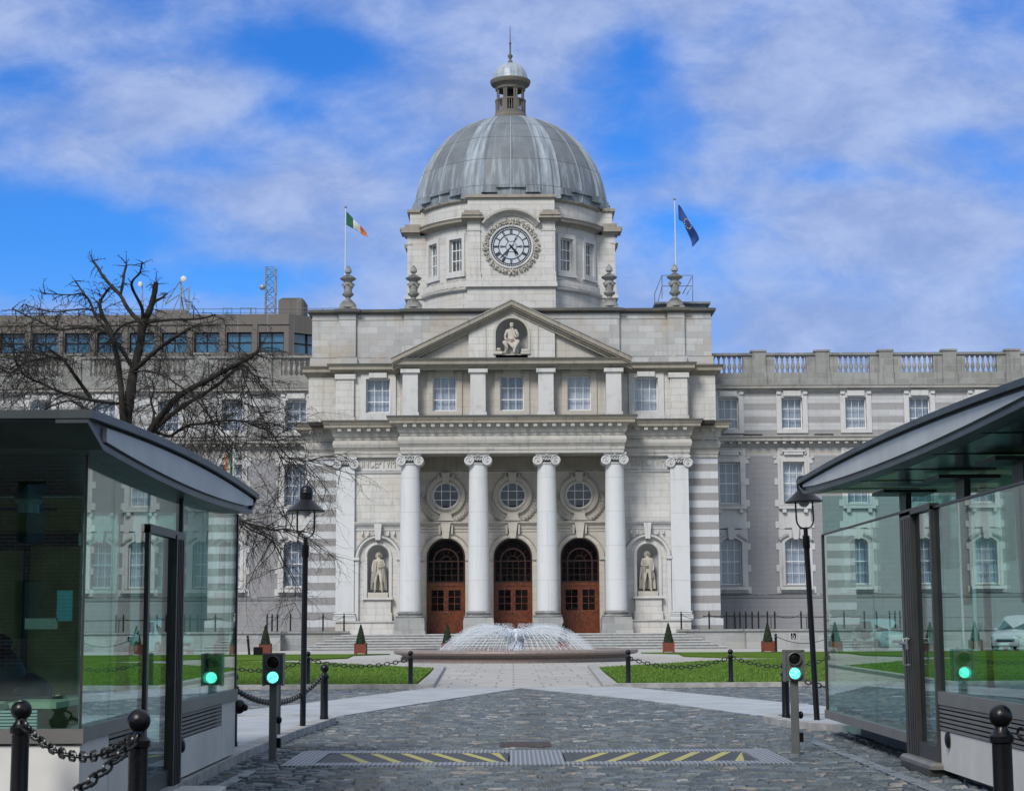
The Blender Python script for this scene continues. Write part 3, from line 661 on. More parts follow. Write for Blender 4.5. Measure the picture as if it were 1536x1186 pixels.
UPLAN=[(-HB+.05,140),(-HB+.05,YO+.2),(-12.3,YO+.2),(-12.3,120.3),(-7.62,120.3),(-7.62,117.95),(7.62,117.95),(7.62,120.3),(12.3,120.3),(12.3,YO+.2),(HB-.05,YO+.2),(HB-.05,140)]
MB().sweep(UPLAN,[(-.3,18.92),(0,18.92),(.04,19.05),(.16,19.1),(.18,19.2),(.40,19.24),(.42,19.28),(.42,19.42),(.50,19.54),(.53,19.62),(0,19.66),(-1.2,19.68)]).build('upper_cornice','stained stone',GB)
MB().sweep(UPLAN,[(.46,19.61),(.545,19.56),(.56,19.66),(0,19.74)]).build('cornice_capping','dark coping',GB)
# pediment
PB,PA,PW=19.62,23.58,8.16; sl=(PA-PB)/PW; hgt=.62
pd=MB()
for s in (-1,1):
    for (y0,dz0,dz1) in ((117.32,0.0,-.28),(117.42,-.28,-.40),(117.62,-.40,-.56),(117.76,-.56,-.74)):
        w=PW
        pd.prism([(s*(w+.0),PB+dz0+.0),(0,PA+dz0),(0,PA+dz1),(s*(w+dz1/sl*.0),PB+dz1)][::s],y0,120.9)
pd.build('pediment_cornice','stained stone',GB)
pc=MB()
for s in (-1,1): pc.prism([(s*(PW+.06),PB+.0),(0,PA+.004),(0,PA+.09),(s*(PW+.06),PB+.07)],117.27,120.95)
pc.build('pediment_capping','mossy stone',GB)
NZ=21.0
o=MB().prism([(-7.7,19.6),(7.7,19.6),(0,23.1)],118.05,118.6)
o.build('tympanum','sheltered stone',GB) if 0 else None
ty=MB().holed([(-7.6,19.62),(7.6,19.62),(0.0,23.05)],[archloop(0,1.10,19.9,21.35,20)],118.15,118.7)
pn=[(-2.95,19.62),(2.95,19.62),(2.95,21.72),(0,23.05),(-2.95,21.72)]
ty2=MB().holed(pn,[archloop(0,1.10,19.9,21.35,20)],117.85,118.16)
ty2.build('niche_panel','portland stone',GB)
pr=[(1.12,19.85),(1.12,21.35)]+[(1.12*math.cos(R(a)),21.35+1.12*math.sin(R(a))) for a in range(10,90,10)]+[(.03,22.46)]
MB().lathe(pr,0,118.5,20,0,PI).build('niche','trim stone',GB,smooth=True); ty.box(-1.1,1.1,117.85,119.4,19.62,19.95)
ring(ty,0,21.35,[(1.105,117.87),(1.105,117.78),(1.25,117.76),(1.28,117.87)],0,PI,24)
for s in (-1,1): ty.box(min(s*1.105,s*1.27),max(s*1.105,s*1.27),117.77,117.86,19.95,21.35); ty.box(min(s*1.75,s*1.83),max(s*1.75,s*1.83),117.8,117.86,19.63,22.2)
ty.build('tympanum','sheltered stone',GB)
# roof parapet
PP=[(-14.1,140),(-14.1,121.6),(-12.2,121.6),(-12.2,121.35),(-11.0,121.35),(-11.0,121.6),(-7.6,121.6),(-7.6,121.35),(7.6,121.35),(7.6,121.6),(11.0,121.6),(11.0,121.35),(12.2,121.35),(12.2,121.6),(14.1,121.6),(14.1,140)]
MB().sweep(PP,[(-.5,19.6),(.12,19.6),(.12,20.3),(0,20.36),(0,23.0),(.04,23.02),(.04,23.08),(0,23.1),(0,23.4),(-.5,23.4)]).build('parapet','parapet stone',GB)
MB().sweep(PP,[(-.5,23.4),(0,23.4),(.10,23.46),(.32,23.55),(.34,23.72),(.0,23.80),(-.5,23.8)]).build('parapet_coping','dark coping',GB)
MB().box(-14,14,121.9,139.9,23.0,23.3).box(-14.05,14.05,139.5,140,0,23.5).build('roof','lead',GB)
MB().box(-14,14,119.4,133,15.3,15.55).box(-12.2,12.2,121.3,121.5,13.0,19.8).build('floor_slab','room',GB)
h=MB().box(10.6,14.0,123.6,128,23.3,24.4).box(10.3,14.3,123.3,128.3,24.4,24.55); h.build('roof_hatch','lead',GB)
# ---- drum and dome
DRUM0=len(bpy.data.objects)
BEF=set(o.name for o in bpy.data.objects)
DX,DY=0.0,127.0
bays=[-PI/2+k*PI/2 for k in range(4)]
def bay(mb,hw,y1,z0,z1,y0=5.2,which=(0,1,2,3)):
    for k in which:
        t=MB().box(-hw,hw,-y1,-y0,z0,z1); Mx=Matrix.Translation((DX,DY,0))@Matrix.Rotation(k*PI/2,4,'Z'); mb.join(t,Mx)
dw=MB()
dw.lathe([(7.0,22.5),(7.0,24.9),(7.25,25.0),(7.3,25.15),(7.12,25.25),(7.12,25.65),(7.0,25.72),(6.6,25.75)],DX,DY,96)
# window band: ring segments between the openings
WA=[]
for k in range(4):
    for q in (-1,1):
        for a in (35,57): pass
for k in range(4):
    for a in (35,55): WA.append(-90+k*90+a)
HWA=4.6; edges=[]
cur=WA[0]-HWA
zb0,zb1=25.7,29.65; zw0,zw1=26.4,28.8
dw.lathe([(6.3,zb0),(6.85,zb0),(6.85,zw0),(6.3,zw0)],DX,DY,144); dw.lathe([(6.3,zw1),(6.85,zw1),(6.85,zb1),(6.3,zb1)],DX,DY,144)
for i,a in enumerate(WA):
    nx=WA[(i+1)%len(WA)]+(360 if i==len(WA)-1 else 0)
    t=MB().lathe([(6.3,zw0),(6.85,zw0),(6.85,zw1),(6.3,zw1),(6.3,zw0)],DX,DY,max(3,int((nx-a)/3)),R(a+HWA),R(nx-HWA)); dw.join(t)
    for e in (a+HWA,a-HWA):
        ca,sa=math.cos(R(e)),math.sin(R(e)); dw.quad((DX+6.3*ca,DY+6.3*sa,zw0),(DX+6.85*ca,DY+6.85*sa,zw0),(DX+6.85*ca,DY+6.85*sa,zw1),(DX+6.3*ca,DY+6.3*sa,zw1))
bay(dw,3.08,7.5,22.5,24.95); bay(dw,3.2,7.72,24.95,25.2); bay(dw,3.14,7.6,25.2,25.62); bay(dw,3.05,7.45,25.62,29.62)
for k in range(4):
    for q in (-1,1):
        t=MB().box(q*2.62-.45,q*2.62+.45,-7.53,-7.2,25.62,29.62); t.box(q*2.62-.5,q*2.62+.5,-7.58,-7.2,28.95,29.05); t.box(q*2.62-.5,q*2.62+.5,-7.58,-7.2,25.62,26.0)
        dw.join(t,Matrix.Translation((DX,DY,0))@Matrix.Rotation(k*PI/2,4,'Z'))
# attic ring and bays
dw.lathe([(6.3,30.0),(6.95,30.0),(6.95,31.3),(6.3,31.3)],DX,DY,96); bay(dw,3.05,7.35,30.0,31.35)
dw.build('drum','portland stone',GB)
dc=MB()
dc.lathe([(6.5,29.6),(6.9,29.6),(6.98,29.75),(7.1,29.8),(7.42,29.84),(7.45,29.98),(7.55,30.1),(6.9,30.16),(6.5,30.16)],DX,DY,96)
dc.lathe([(6.5,31.28),(6.98,31.28),(7.05,31.36),(7.2,31.4),(7.22,31.5),(6.9,31.56),(6.2,31.56)],DX,DY,96)
for k in range(4):
    Mx=Matrix.Translation((DX,DY,0))@Matrix.Rotation(k*PI/2,4,'Z'); t=MB()
    for q in (-1,1):
        t.box(q*2.68-.62,q*2.68+.62,-7.75,-6.6,29.62,29.78); t.box(q*2.68-.80,q*2.68+.74,-7.98,-6.6,29.78,29.98) if q<0 else t.box(q*2.68-.74,q*2.68+.80,-7.98,-6.6,29.78,29.98)
        t.box(q*2.72-.72,q*2.72+.72,-8.06,-6.6,29.98,30.14); t.box(q*2.75-.55,q*2.75+.55,-7.7,-6.6,30.14,30.4)
    t.box(-3.2,3.2,-7.55,-6.6,31.35,31.55); t.box(-3.12,3.12,-7.45,-6.6,31.25,31.35)
    dc.join(t,Mx)
dc.build('drum_cornice','stained stone',GB)
for a in WA:
    Mx=Matrix.Translation((DX,DY,0))@Matrix.Rotation(R(a)+PI/2,4,'Z')
    t=MB(); t.holed(rect(-.80,.80,26.1,29.1),[rect(-.55,.55,26.42,28.78)],-6.92,-6.78); t.box(-.85,.85,-6.98,-6.78,26.0,26.2)
    dwm=MB().join(t,Mx); dwm.build('drum_window_surround','trim stone',GB)
    f=MB().holed(rect(-.55,.55,26.4,28.8),[rect(-.46,.46,26.52,28.72)],-6.62,-6.52)
    for i in (1,2): f.box(-.46+.92*i/3-.02,-.46+.92*i/3+.02,-6.6,-6.55,26.5,28.75)
    for i in (1,2): f.box(-.46,.46,-6.605,-6.545,26.5+2.25*i/3-.03,26.5+2.25*i/3+.03)
    w=MB().join(f,Mx).build('drum_window','white paint',GB)
    MB().join(MB().box(-.46,.46,-6.575,-6.565,26.5,28.75),Mx).build('pane','window glass',w)
    MB().join(curtain_mb(-.55,.55,-6.25,26.4,28.8,int(a)),Mx).build('curtain','room' if 0 else 'sill metal',w,smooth=True)
MB().lathe([(5.6,23.5),(5.6,31.5)],DX,DY,48).build('drum_core','room',GB)
# dome shell with raised rib strips and lapped lead rolls
DP=[(6.98,31.5),(6.96,32.03),(6.86,32.74),(6.62,33.81),(6.12,34.88),(5.48,35.96),(4.56,37.03),(3.70,37.75),(2.68,38.42),(1.36,38.99)]
def dr(z):
    for (r0,z0),(r1,z1) in zip(DP[:-1],DP[1:]):
        if z0<=z<=z1: return r0+(r1-r0)*(z-z0)/(z1-z0)
    return DP[-1][0]
# smooth the profile with a quarter ellipse-like spline
prof=[]
N=44
for i in range(N+1):
    t=i/N*PI/2*.955; r=7.0*(1+.03*(1-i/N))*math.cos(t)**.92; z=31.5+7.62*math.sin(t); prof.append((r,z))
dm=MB(); K=288; vs=[];fs=[]
for j,(r,z) in enumerate(prof):
    for i in range(K):
        a=360*i/K; u=(a+22.5)%45-22.5   # 0 at panel centre
        au=abs(u); off=0.0
        if au>15.3: off=.07
        if 15.3<=au<=16.8 or 20.8<au<22.6: off=.17
        if au<.4: off=.08
        if j in (14,26,35) : off+=.03
        f=min(1,r/2.2); a_=R(a-90); rr=r+off*f; vs.append((DX+rr*math.cos(a_),DY+rr*math.sin(a_),z))
for j in range(N):
    for i in range(K): fs.append((j*K+i,j*K+(i+1)%K,(j+1)*K+(i+1)%K,(j+1)*K+i))
dm.add(vs,fs); dm.build('dome','dome lead',GB,smooth=True,angle=25)
ap=MB()
for k in range(8):
    Mx=Matrix.Translation((DX,DY,0))@Matrix.Rotation(k*PI/4,4,'Z'); t=MB()
    t.box(-1.0,1.0,-7.32,-6.7,32.12,32.32); t.box(-.95,.95,-7.05,-6.6,31.55,32.12)
    for q in (-1,1): t.box(q*1.55-.5,q*1.55+.5,-7.18,-6.5,31.85,32.28); t.box(q*1.55-.55,q*1.55+.55,-7.28,-6.5,31.78,31.87)
    ap.join(t,Mx)
ap.build('dome_apron','dome lead',GB)
vt=MB()
for k in range(8):
    Mx=Matrix.Translation((DX,DY,0))@Matrix.Rotation(k*PI/4,4,'Z'); t=MB()
    for i in range(7): t.box(-.9+.26*i,-.9+.26*i+.16,-7.10,-7.04,31.62,32.08)
    vt.join(t,Mx)
vt.build('dome_vents','dark gap',GB)
# lantern
ln=MB(); ln.lathe([(1.5,38.7),(1.42,38.95),(1.34,39.1),(1.22,39.3),(1.2,39.45),(1.14,39.55),(1.14,39.7),(1.02,39.72)],DX,DY,40)
ln.lathe([(1.0,40.48),(1.16,40.5),(1.16,40.6),(1.0,40.62)],DX,DY,40)
for i in range(8):
    a=PI/8+i*PI/4; ca,sa=math.cos(a),math.sin(a)
    for q in (-.085,.085):
        x_,y_=DX+1.0*math.cos(a+q),DY+1.0*math.sin(a+q); ln.lathe([(.075,39.7),(.075,41.35),(.11,41.4)],x_,y_,8)
    t=MB().box(-.2,.2,-1.14,-.96,39.7,40.5); ln.join(t,Matrix.Translation((DX,DY,0))@Matrix.Rotation(a+PI/2,4,'Z'))
    for j in range(4):
        b=a+PI/4*(j+.9)/4.8; ln.lathe([(.035,39.72),(.055,39.95),(.03,40.2),(.04,40.48)],DX+1.08*math.cos(b),DY+1.08*math.sin(b),6)
ln.lathe([(1.05,41.35),(1.12,41.4),(1.14,41.62),(1.2,41.7),(1.42,41.8),(1.5,41.95),(1.52,42.1),(1.2,42.2),(.9,42.2)],DX,DY,40)
ln.build('lantern','lantern stone',GB,smooth=True,angle=30)
MB().lathe([(.55,39.5),(.55,41.5)],DX,DY,16).build('lantern_core','dark gap',GB)
cp=MB(); pr=[(1.30,42.15)]+[(1.27*math.cos(R(a))**.85,42.2+1.3*math.sin(R(a))) for a in range(0,86,8)]+[(.08,43.52)]
vs=[];fs=[];K=96
for j,(r,z) in enumerate(pr):
    for i in range(K):
        a=2*PI*i/K; rr=r+(.035 if i%6==0 else 0)*min(1,r); vs.append((DX+rr*math.cos(a),DY+rr*math.sin(a),z))
for j in range(len(pr)-1):
    for i in range(K): fs.append((j*K+i,j*K+(i+1)%K,(j+1)*K+(i+1)%K,(j+1)*K+i))
cp.add(vs,fs).build('cupola','pale lead',GB,smooth=True)
MB().lathe([(.16,43.45),(.2,43.6),(.12,43.75),(.08,43.85),(.17,44.0),(.2,44.1),(.12,44.2),(.07,44.3),(.06,45.0),(.1,45.05),(.1,45.12),(.05,45.18),(.035,45.6),(.02,46.45)],DX,DY,10).build('spire','lantern stone',GB,smooth=True)
# clock
CY,CZ=127-7.45,27.82
ck=MB(); ring(ck,0,CZ,[(1.42,CY+.02),(1.42,CY-.06),(1.5,CY-.10),(1.56,CY-.08),(1.6,CY+.02)],0,2*PI,48)
r_=random.Random(3)
ck.build('clock_rim','trim stone',GB)
wr=MB()
for i in range(46):
    a=2*PI*i/46+r_.uniform(-.03,.03)
    for q in range(2): 
        rr=1.70+.16*q+r_.uniform(-.03,.03); wr.ball((rr*math.cos(a),CY-.07-r_.random()*.05,CZ+rr*math.sin(a)),r_.uniform(.06,.10),.09,r_.uniform(.06,.10),7,5)
for i in range(4):
    a=PI/2*i
    for q in (-.09,.09): wr.tube([(1.6*math.cos(a+q),CY-.12,CZ+1.6*math.sin(a+q)),(2.02*math.cos(a-q),CY-.12,CZ+2.02*math.sin(a-q))],.06,6)
for i in range(30):
    a=2*PI*i/30; wr.tube([(1.66*math.cos(a),CY-.08,CZ+1.66*math.sin(a)),(1.85*math.cos(a+.1),CY-.17,CZ+1.85*math.sin(a+.1)),(2.02*math.cos(a+.05),CY-.06,CZ+2.02*math.sin(a+.05))],[.03,.075,.02],5)
wr.build('clock_wreath','statue stone',GB,smooth=True)
ar=MB(); ring(ar,0,CZ+.05,[(2.15,CY+.1),(2.15,CY-.1),(2.3,CY-.18),(2.34,CY-.3),(2.42,CY-.34),(2.46,CY-.5),(2.6,CY-.52),(2.66,CY+.1)],R(62 if 0 else 38),R(142),36)
ar.build('clock_hood','weathered stone',GB)
MB().box(-2.5,2.5,CY-.02,CY+1,29.6,30.6).build('clock_bay_infill','portland stone',GB)
cf=MB().lathe([(1.44,0),(1.44,.03)],0,0,48); cf.v=[(x,CY-.02+z,CZ+y) for x,y,z in cf.v]; clf=cf.build('clock_face','clock glass',GB)
ir=MB()
def rg(r0,r1): ring(ir,0,CZ,[(r0,CY-.05),(r1,CY-.05),(r1,CY-.015),(r0,CY-.015)],0,2*PI,48)
rg(1.36,1.44); rg(1.22,1.27); rg(.86,.91)
for i in range(60):
    a=2*PI*i/60; ir.tube([(1.26*math.cos(a),CY-.04,CZ+1.26*math.sin(a)),(1.38*math.cos(a),CY-.04,CZ+1.38*math.sin(a))],.013,4)
nums={0:4,1:1,2:2,3:3,4:4,5:2,6:3,7:4,8:5,9:3,10:2,11:3}
for hnum,k in nums.items():
    a=PI/2-2*PI*hnum/12; t=Vector((math.cos(a),0,math.sin(a))); n=Vector((-t.z,0,t.x))
    for j in range(k):
        o_=(j-(k-1)/2)*.052; p=Vector((0,CY-.045,CZ))+n*o_; ir.tube([p+t*.92,p+t*1.21],.014,4)
for i in range(6):
    a=PI/2+i*PI/3; t=Vector((math.cos(a),0,math.sin(a)))
    c=Vector((0,CY-.04,CZ))+t*.86; pts=[]
    for j in range(13):
        b=a+PI+R(-62+j*124/12); p=c+Vector((math.cos(b),0,math.sin(b)))*.50; 
        pts.append(p)
    ir.tube(pts,.014,4,cap=False)
    b=a+PI/6; t2=Vector((math.cos(b),0,math.sin(b))); ir.tube([Vector((0,CY-.04,CZ))+t2*.3,Vector((0,CY-.04,CZ))+t2*.86],.012,4)
ir.build('clock_tracery','black paint',clf)
def hand(mb,ang,L,w,tail):
    t=Vector((math.sin(ang),0,math.cos(ang))); n=Vector((t.z,0,-t.x)); c=Vector((0,CY-.08,CZ))
    pts=[c-t*tail-n*w*.6,c-t*tail+n*w*.6,c+t*L*.72+n*w,c+t*L,c+t*L*.72-n*w]
    mb.add(pts+[p+Vector((0,.025,0)) for p in pts],[(0,1,2,3,4),(9,8,7,6,5)]+[(i,(i+1)%5,(i+1)%5+5,i+5) for i in range(5)])
hd=MB(); hand(hd,R(4.62*30),.78,.075,.2); hand(hd,R(37.3*6),1.22,.035,.28); hd.ball((0,CY-.07,CZ),.07); hd.build('clock_hands','black paint',clf)

KD=129.7/127
for o in list(bpy.data.objects):
    if o.name in BEF or o.type!='MESH': continue
    for v in o.data.vertices:   # the drum stands further back on the roof
        y=v.co.y+121; v.co.x*=KD; v.co.y=(y-127)*KD+129.7-121; v.co.z=1.7+(v.co.z-1.7)*KD
# ---------------------------------------------------------------- roof urns, flags
def urn(label):
    t=thing('stone_urn',(0,0,0),label,'urn','stone urns along the parapet')
    m=MB(); m.box(-.78,.78,-.6,.6,0,.16); m.lathe([(.74,.16),(.74,.42),(.62,.62),(.4,.84),(.24,.98),(.2,1.1)],0,0,20)
    m.lathe([(.2,1.08),(.3,1.2),(.48,1.34),(.52,1.46),(.44,1.56),(.34,1.62),(.36,1.9),(.46,2.2),(.44,2.42),(.36,2.56),(.42,2.66),(.64,2.78),(.72,2.88),(.68,2.94),(.5,3.06),(.3,3.16),(.16,3.26),(.13,3.34)],0,0,20)
    for i in range(4):
        a=i*PI/2+PI/4; m.tube([(.44*math.cos(a-.7),.44*math.sin(a-.7),2.36),(.5*math.cos(a),.5*math.sin(a),2.1),(.44*math.cos(a+.7),.44*math.sin(a+.7),2.36)],.08,6); m.ball((.46*math.cos(a-.75),.46*math.sin(a-.75),2.32),.13)
    m.build('body','mossy stone',t,smooth=True,angle=35)
    MB().lathe([(.13,3.3),(.2,3.4),(.3,3.46),(.31,3.6),(.25,3.8),(.12,4.0),(.03,4.1)],0,0,14).build('finial','mossy stone',t,smooth=True)
    return t
U0=urn('stone urn on the parapet beneath the tricolour flag'); zu=23.79
U0.location=(-11.6,121.75,zu); U0.scale=(.8,.8,.78)
for x,l in ((-6.95,'stone urn on the parapet at the left foot of the dome drum'),(6.95,'stone urn on the parapet at the right foot of the dome drum'),(11.6,'stone urn on the parapet beneath the blue flag, beside roof railings')):
    d=dup(U0,(x,121.75,zu),0,l)
def flagmesh(pts_top,pts_bot,n=24,amp=.12,seed=0):
    return None
def cloth(corners,nx,ny,amp,ph=0):
    """corners: hoist-top, fly-top, fly-bottom, hoist-bottom"""
    a,b,c,d=[Vector(p) for p in corners]; vs=[];fs=[]
    for j in range(ny+1):
        for i in range(nx+1):
            u,v=i/nx,j/ny; p=a.lerp(b,u).lerp(d.lerp(c,u),v); p.y+=amp*math.sin(u*7+v*2.3+ph)*u; p.z+=amp*.5*math.sin(u*9+ph+v*3)*u*(1-u*.3); vs.append(p)
    for j in range(ny):
        for i in range(nx): fs.append((j*(nx+1)+i,j*(nx+1)+i+1,(j+1)*(nx+1)+i+1,(j+1)*(nx+1)+i))
    return vs,fs
def flag_thing(name,label,cat,corners,kind,amp=.15):
    vs,fs=cloth(corners,24,8,amp,.6)
    mb=MB(); mb.v=[tuple(v) for v in vs]; mb.f=fs; mb.mi=[0]*len(fs)
    if kind=='tri':
        for k in range(len(fs)):
            i=k%24; mb.mi[k]=0 if i<8 else (1 if i<16 else 2)
        o=mb.build(name,['flag green','flag white','flag orange'],smooth=True)
    else:
        o=mb.build(name,'flag blue',smooth=True)
        for s_ in range(12):
            u=.5+.17*math.cos(s_*PI/6); v=.5+.28*math.sin(s_*PI/6)
            i=min(23,int(u*24)); j=min(7,int(v*8)); p=Vector(vs[j*25+i]); st=MB()
            for side in (-.03,.03):
                pts=[(p.x+(.11 if q%2==0 else .045)*math.sin(q*PI/5),p.y+side,p.z+(.11 if q%2==0 else .045)*math.cos(q*PI/5)) for q in range(10)]
                st.add(pts,[tuple(range(10))])
            st.build('star','star yellow',o)
    m=o.modifiers.new('thick','SOLIDIFY'); m.thickness=.012
    tag(o,label,cat); return o
def pole(label,x,y,z0,z1,r0=.06,r1=.035):
    t=thing('flagpole',(x,y,z0),label,'flagpole')
    MB().lathe([(r0*1.8,z0),(r0*1.8,z0+.15),(r0,z0+.17),(r1,z1)],x,y,10).build('pole','pole white',t,smooth=True)
    MB().ball((x,y,z1+.06),.11,.11,.07).build('finial','galvanised',t,smooth=True); return t
YF=123.2
x1,z1=at(516,312,YF); pole('slim white flagpole on the roof flying the tricolour',at(518,392,YF)[0],YF,23.5,z1)
xa=at(518,392,YF)[0]
flag_thing('tricolour_flag','green white and orange flag flying on the roof','flag',[(xa+.05,YF,at(516,317,YF)[1]),(at(549,349,YF)[0],YF+.4,at(549,347,YF)[1]),(at(551,353,YF)[0],YF+.4,at(551,354,YF)[1]),(xa+.05,YF,at(516,337,YF)[1])],'tri',.12)
xb=at(1013.5,390,YF)[0]; zb=at(1013,300,YF)[1]; pole('slim white flagpole on the roof flying the blue flag',xb,YF,23.5,zb)
def blueflag():
    pts=[((1017,305),(1019,330)),((1024,312),(1024,332)),((1028,322),(1027,342)),((1035,336),(1035,355)),((1044,346),(1038,362)),((1050,357),(1038,372))]
    mb=MB(); vs=[]; n=len(pts); K=6
    for i,(a,b) in enumerate(pts):
        A=at(*a,YF);B=at(*b,YF)
        for k in range(K+1):
            t=k/K; vs.append((A[0]+(B[0]-A[0])*t,YF+.25*math.sin(i*1.6+t*2),A[1]+(B[1]-A[1])*t))
    fs=[(i*(K+1)+k,(i+1)*(K+1)+k,(i+1)*(K+1)+k+1,i*(K+1)+k+1) for i in range(n-1) for k in range(K)]
    o=MB().add(vs,fs).build('blue_flag','flag blue',smooth=True)
    m=o.modifiers.new('sub','SUBSURF'); m.levels=m.render_levels=2
    m=o.modifiers.new('thick','SOLIDIFY'); m.thickness=.012
    for s_ in range(12):
        a=s_*PI/6; cx,cz=at(1031,337,YF); st=MB(); px,pz=cx+.22*math.cos(a)-.1*math.sin(a),cz+.36*math.sin(a)
        for side in (-.32,-.30):
            st.add([(px+(.05 if q%2==0 else .022)*math.sin(q*PI/5),YF+side,pz+(.05 if q%2==0 else .022)*math.cos(q*PI/5)) for q in range(10)],[tuple(range(10))])
        st.build('star','star yellow',o)
    tag(o,'blue flag with ring of gold stars hanging limp on the roof','flag')
blueflag()
# ground flagpoles beyond the kiosks
x,_=at(346,980,99); pole('tall white flagpole standing on the lawn behind the left kiosk',x,99,0,at(346,655,99)[1],.09,.06)
flag_thing('small_tricolour_flag','tricolour hanging limp beside tree branches behind the left kiosk','flag',[(x-.02,99,12.0),(x-.5,99,11.2),(x-.55,99.1,9.6),(x-.02,99,9.9)],'tri',.1)
x,_=at(1465,980,99); pole('tall white flagpole standing on the lawn seen through right kiosk glass',x,99,0,12.2,.11,.07)

# ---------------------------------------------------------------- statues
def figure(name,label,loc,bones,extra=None,scale=1):
    """bones: list of chains [(x,y,z,r),...]; one skinned continuous surface"""
    vs=[];es=[];rs=[];idx={}
    def vid(p):
        k=(round(p[0],3),round(p[1],3),round(p[2],3))
        if k not in idx: idx[k]=len(vs); vs.append((p[0]*scale+loc[0],p[1]*scale+loc[1],p[2]*scale+loc[2])); rs.append(p[3]*scale)
        return idx[k]
    for ch in bones:
        for a,b in zip(ch[:-1],ch[1:]): es.append((vid(a),vid(b)))
    me=bpy.data.meshes.new(name); me.from_pydata(vs,es,[]); me.materials.append(MATS['statue stone'])
    o=bpy.data.objects.new(name,me); COL.objects.link(o)
    m=o.modifiers.new('skin','SKIN'); m.use_smooth_shade=True
    for i,v in enumerate(me.skin_vertices[0].data): v.radius=(rs[i],rs[i]*.85); v.use_root=(i==0)
    s=o.modifiers.new('sub','SUBSURF'); s.levels=s.render_levels=2
    bpy.context.view_layer.update()
    dg=bpy.context.evaluated_depsgraph_get(); m2=bpy.data.meshes.new_from_object(o.evaluated_get(dg)); m2.name=name
    o.modifiers.clear(); o.data=m2
    OFF[o.name]=Vector((0,0,0)); tag(o,label,'statue')
    if extra: extra(o,loc,scale)
    return o
pel=(0,0,1.0,.17)
def standing(mir):
    s=mir
    b=[[pel,(0,0,1.2,.15),(0,.0,1.42,.19),(0,0,1.55,.10),(0,-.02,1.62,.065),(0,-.03,1.72,.10),(0,-.02,1.82,.085)],
       [(0,0,1.42,.19),(s*.2,0,1.46,.09),(s*.27,0,1.2,.07),(s*.27,-.05,1.02,.06),(s*.24,-.10,.92,.05)],
       [(0,0,1.42,.19),(-s*.2,0,1.46,.09),(-s*.28,-.02,1.2,.07),(-s*.1,-.2,1.16,.055),(s*.03,-.22,1.22,.05)],
       [pel,(s*.1,0,.9,.12),(s*.13,-.03,.55,.085),(s*.15,0,.3,.07),(s*.15,0,.1,.055),(s*.18,-.14,.04,.05)],
       [pel,(-s*.1,0,.9,.12),(-s*.13,-.12,.55,.085),(-s*.16,-.08,.3,.07),(-s*.17,-.06,.1,.055),(-s*.2,-.2,.04,.05)]]
    return b
def cloak(side,legw):
    def f(o,loc,k):
        m=MB()
        # long open coat hanging from the shoulders behind the legs
        for q in range(-6,7):
            a=q/6; x=a*.34; pts=[(x*.55,.12-abs(a)*.06,1.5),(x*.8,.2-abs(a)*.12,1.1),(x*.95,.26-abs(a)*.16,.6),(x*1.05,.26-abs(a)*.16,.12)]
            m.tube([(loc[0]+p[0]*k,loc[1]+p[1]*k,loc[2]+p[2]*k) for p in pts],[.045*k,.045*k,.045*k,.035*k],6)
        for q in (-1,1):
            for d in range(3):
                x=q*(.12+.06*d); m.tube([(loc[0]+x*.7*k,loc[1]-.14*k,loc[2]+1.45*k),(loc[0]+x*k,loc[1]-(.17-.05*d)*k,loc[2]+1.1*k),(loc[0]+x*1.3*k,loc[1]-(.10-.06*d)*k,loc[2]+(.62 if legw else .72-.25*d)*k)],[.022*k,.03*k,.02*k],6)
        m.build('coat','statue stone',o,smooth=True)
        h=MB(); c=(loc[0],loc[1],loc[2]+1.72*k)
        for q in range(-4,5): 
            a=q/4*1.9; h.tube([(c[0]+.02*k*math.sin(a),c[1]+.02*k,c[2]+.13*k),(c[0]+.105*k*math.sin(a),c[1]+.04*k-.06*k*math.cos(a)*0,c[2]+.02*k),(c[0]+.12*k*math.sin(a),c[1]+.07*k,c[2]-.12*k)],[.03*k,.045*k,.03*k],5)
        h.build('hair','statue stone',o,smooth=True)
        fc=MB(); fc.tube([(c[0],c[1]-.10*k,c[2]+.04*k),(c[0],c[1]-.145*k,c[2]-.02*k)],[.012*k,.022*k],5); fc.ball((c[0],c[1]-.10*k,c[2]-.06*k),.03*k,.02*k,.012*k)
        for q in (-1,1): fc.ball((c[0]+q*.04*k,c[1]-.10*k,c[2]+.02*k),.018*k,.012*k,.012*k)
        fc.build('face','statue stone',o,smooth=True)
        MB().box(loc[0]-.46*k,loc[0]+.46*k,loc[1]-.34*k,loc[1]+.3*k,3.535,loc[2]+.01).build('plinth','statue stone',o)
    return f
figure('standing_statue','carved man in long coat, arm across his chest, in left wall niche',(-NX,120.75,3.86),standing(-1),cloak(1,False),1.50)
figure('standing_statue','carved man in knee length coat with long hair in right wall niche',(NX,120.75,3.86),standing(1),cloak(1,True),1.50)
sit=[[(0,0,.62,.19),(0,-.02,.85,.17),(0,-.06,1.12,.20),(0,-.08,1.24,.10),(0,-.14,1.32,.07),(0,-.18,1.44,.11),(0,-.15,1.55,.09)],
 [(0,-.06,1.12,.20),(.22,-.06,1.16,.09),(.3,-.2,.92,.075),(.2,-.42,.78,.06),(.06,-.36,1.1,.05),(.03,-.32,1.26,.055)],
 [(0,-.06,1.12,.20),(-.22,-.06,1.16,.09),(-.32,-.1,.88,.075),(-.28,-.34,.7,.06),(-.2,-.42,.66,.055)],
 [(0,0,.62,.19),(.16,-.15,.6,.15),(.3,-.5,.62,.12),(.14,-.5,.3,.08),(.1,-.52,.08,.06),(.1,-.68,.04,.05)],
 [(0,0,.62,.19),(-.16,-.15,.6,.15),(-.36,-.48,.58,.12),(-.2,-.42,.28,.08),(-.3,-.3,.1,.06),(-.42,-.4,.05,.05)]]
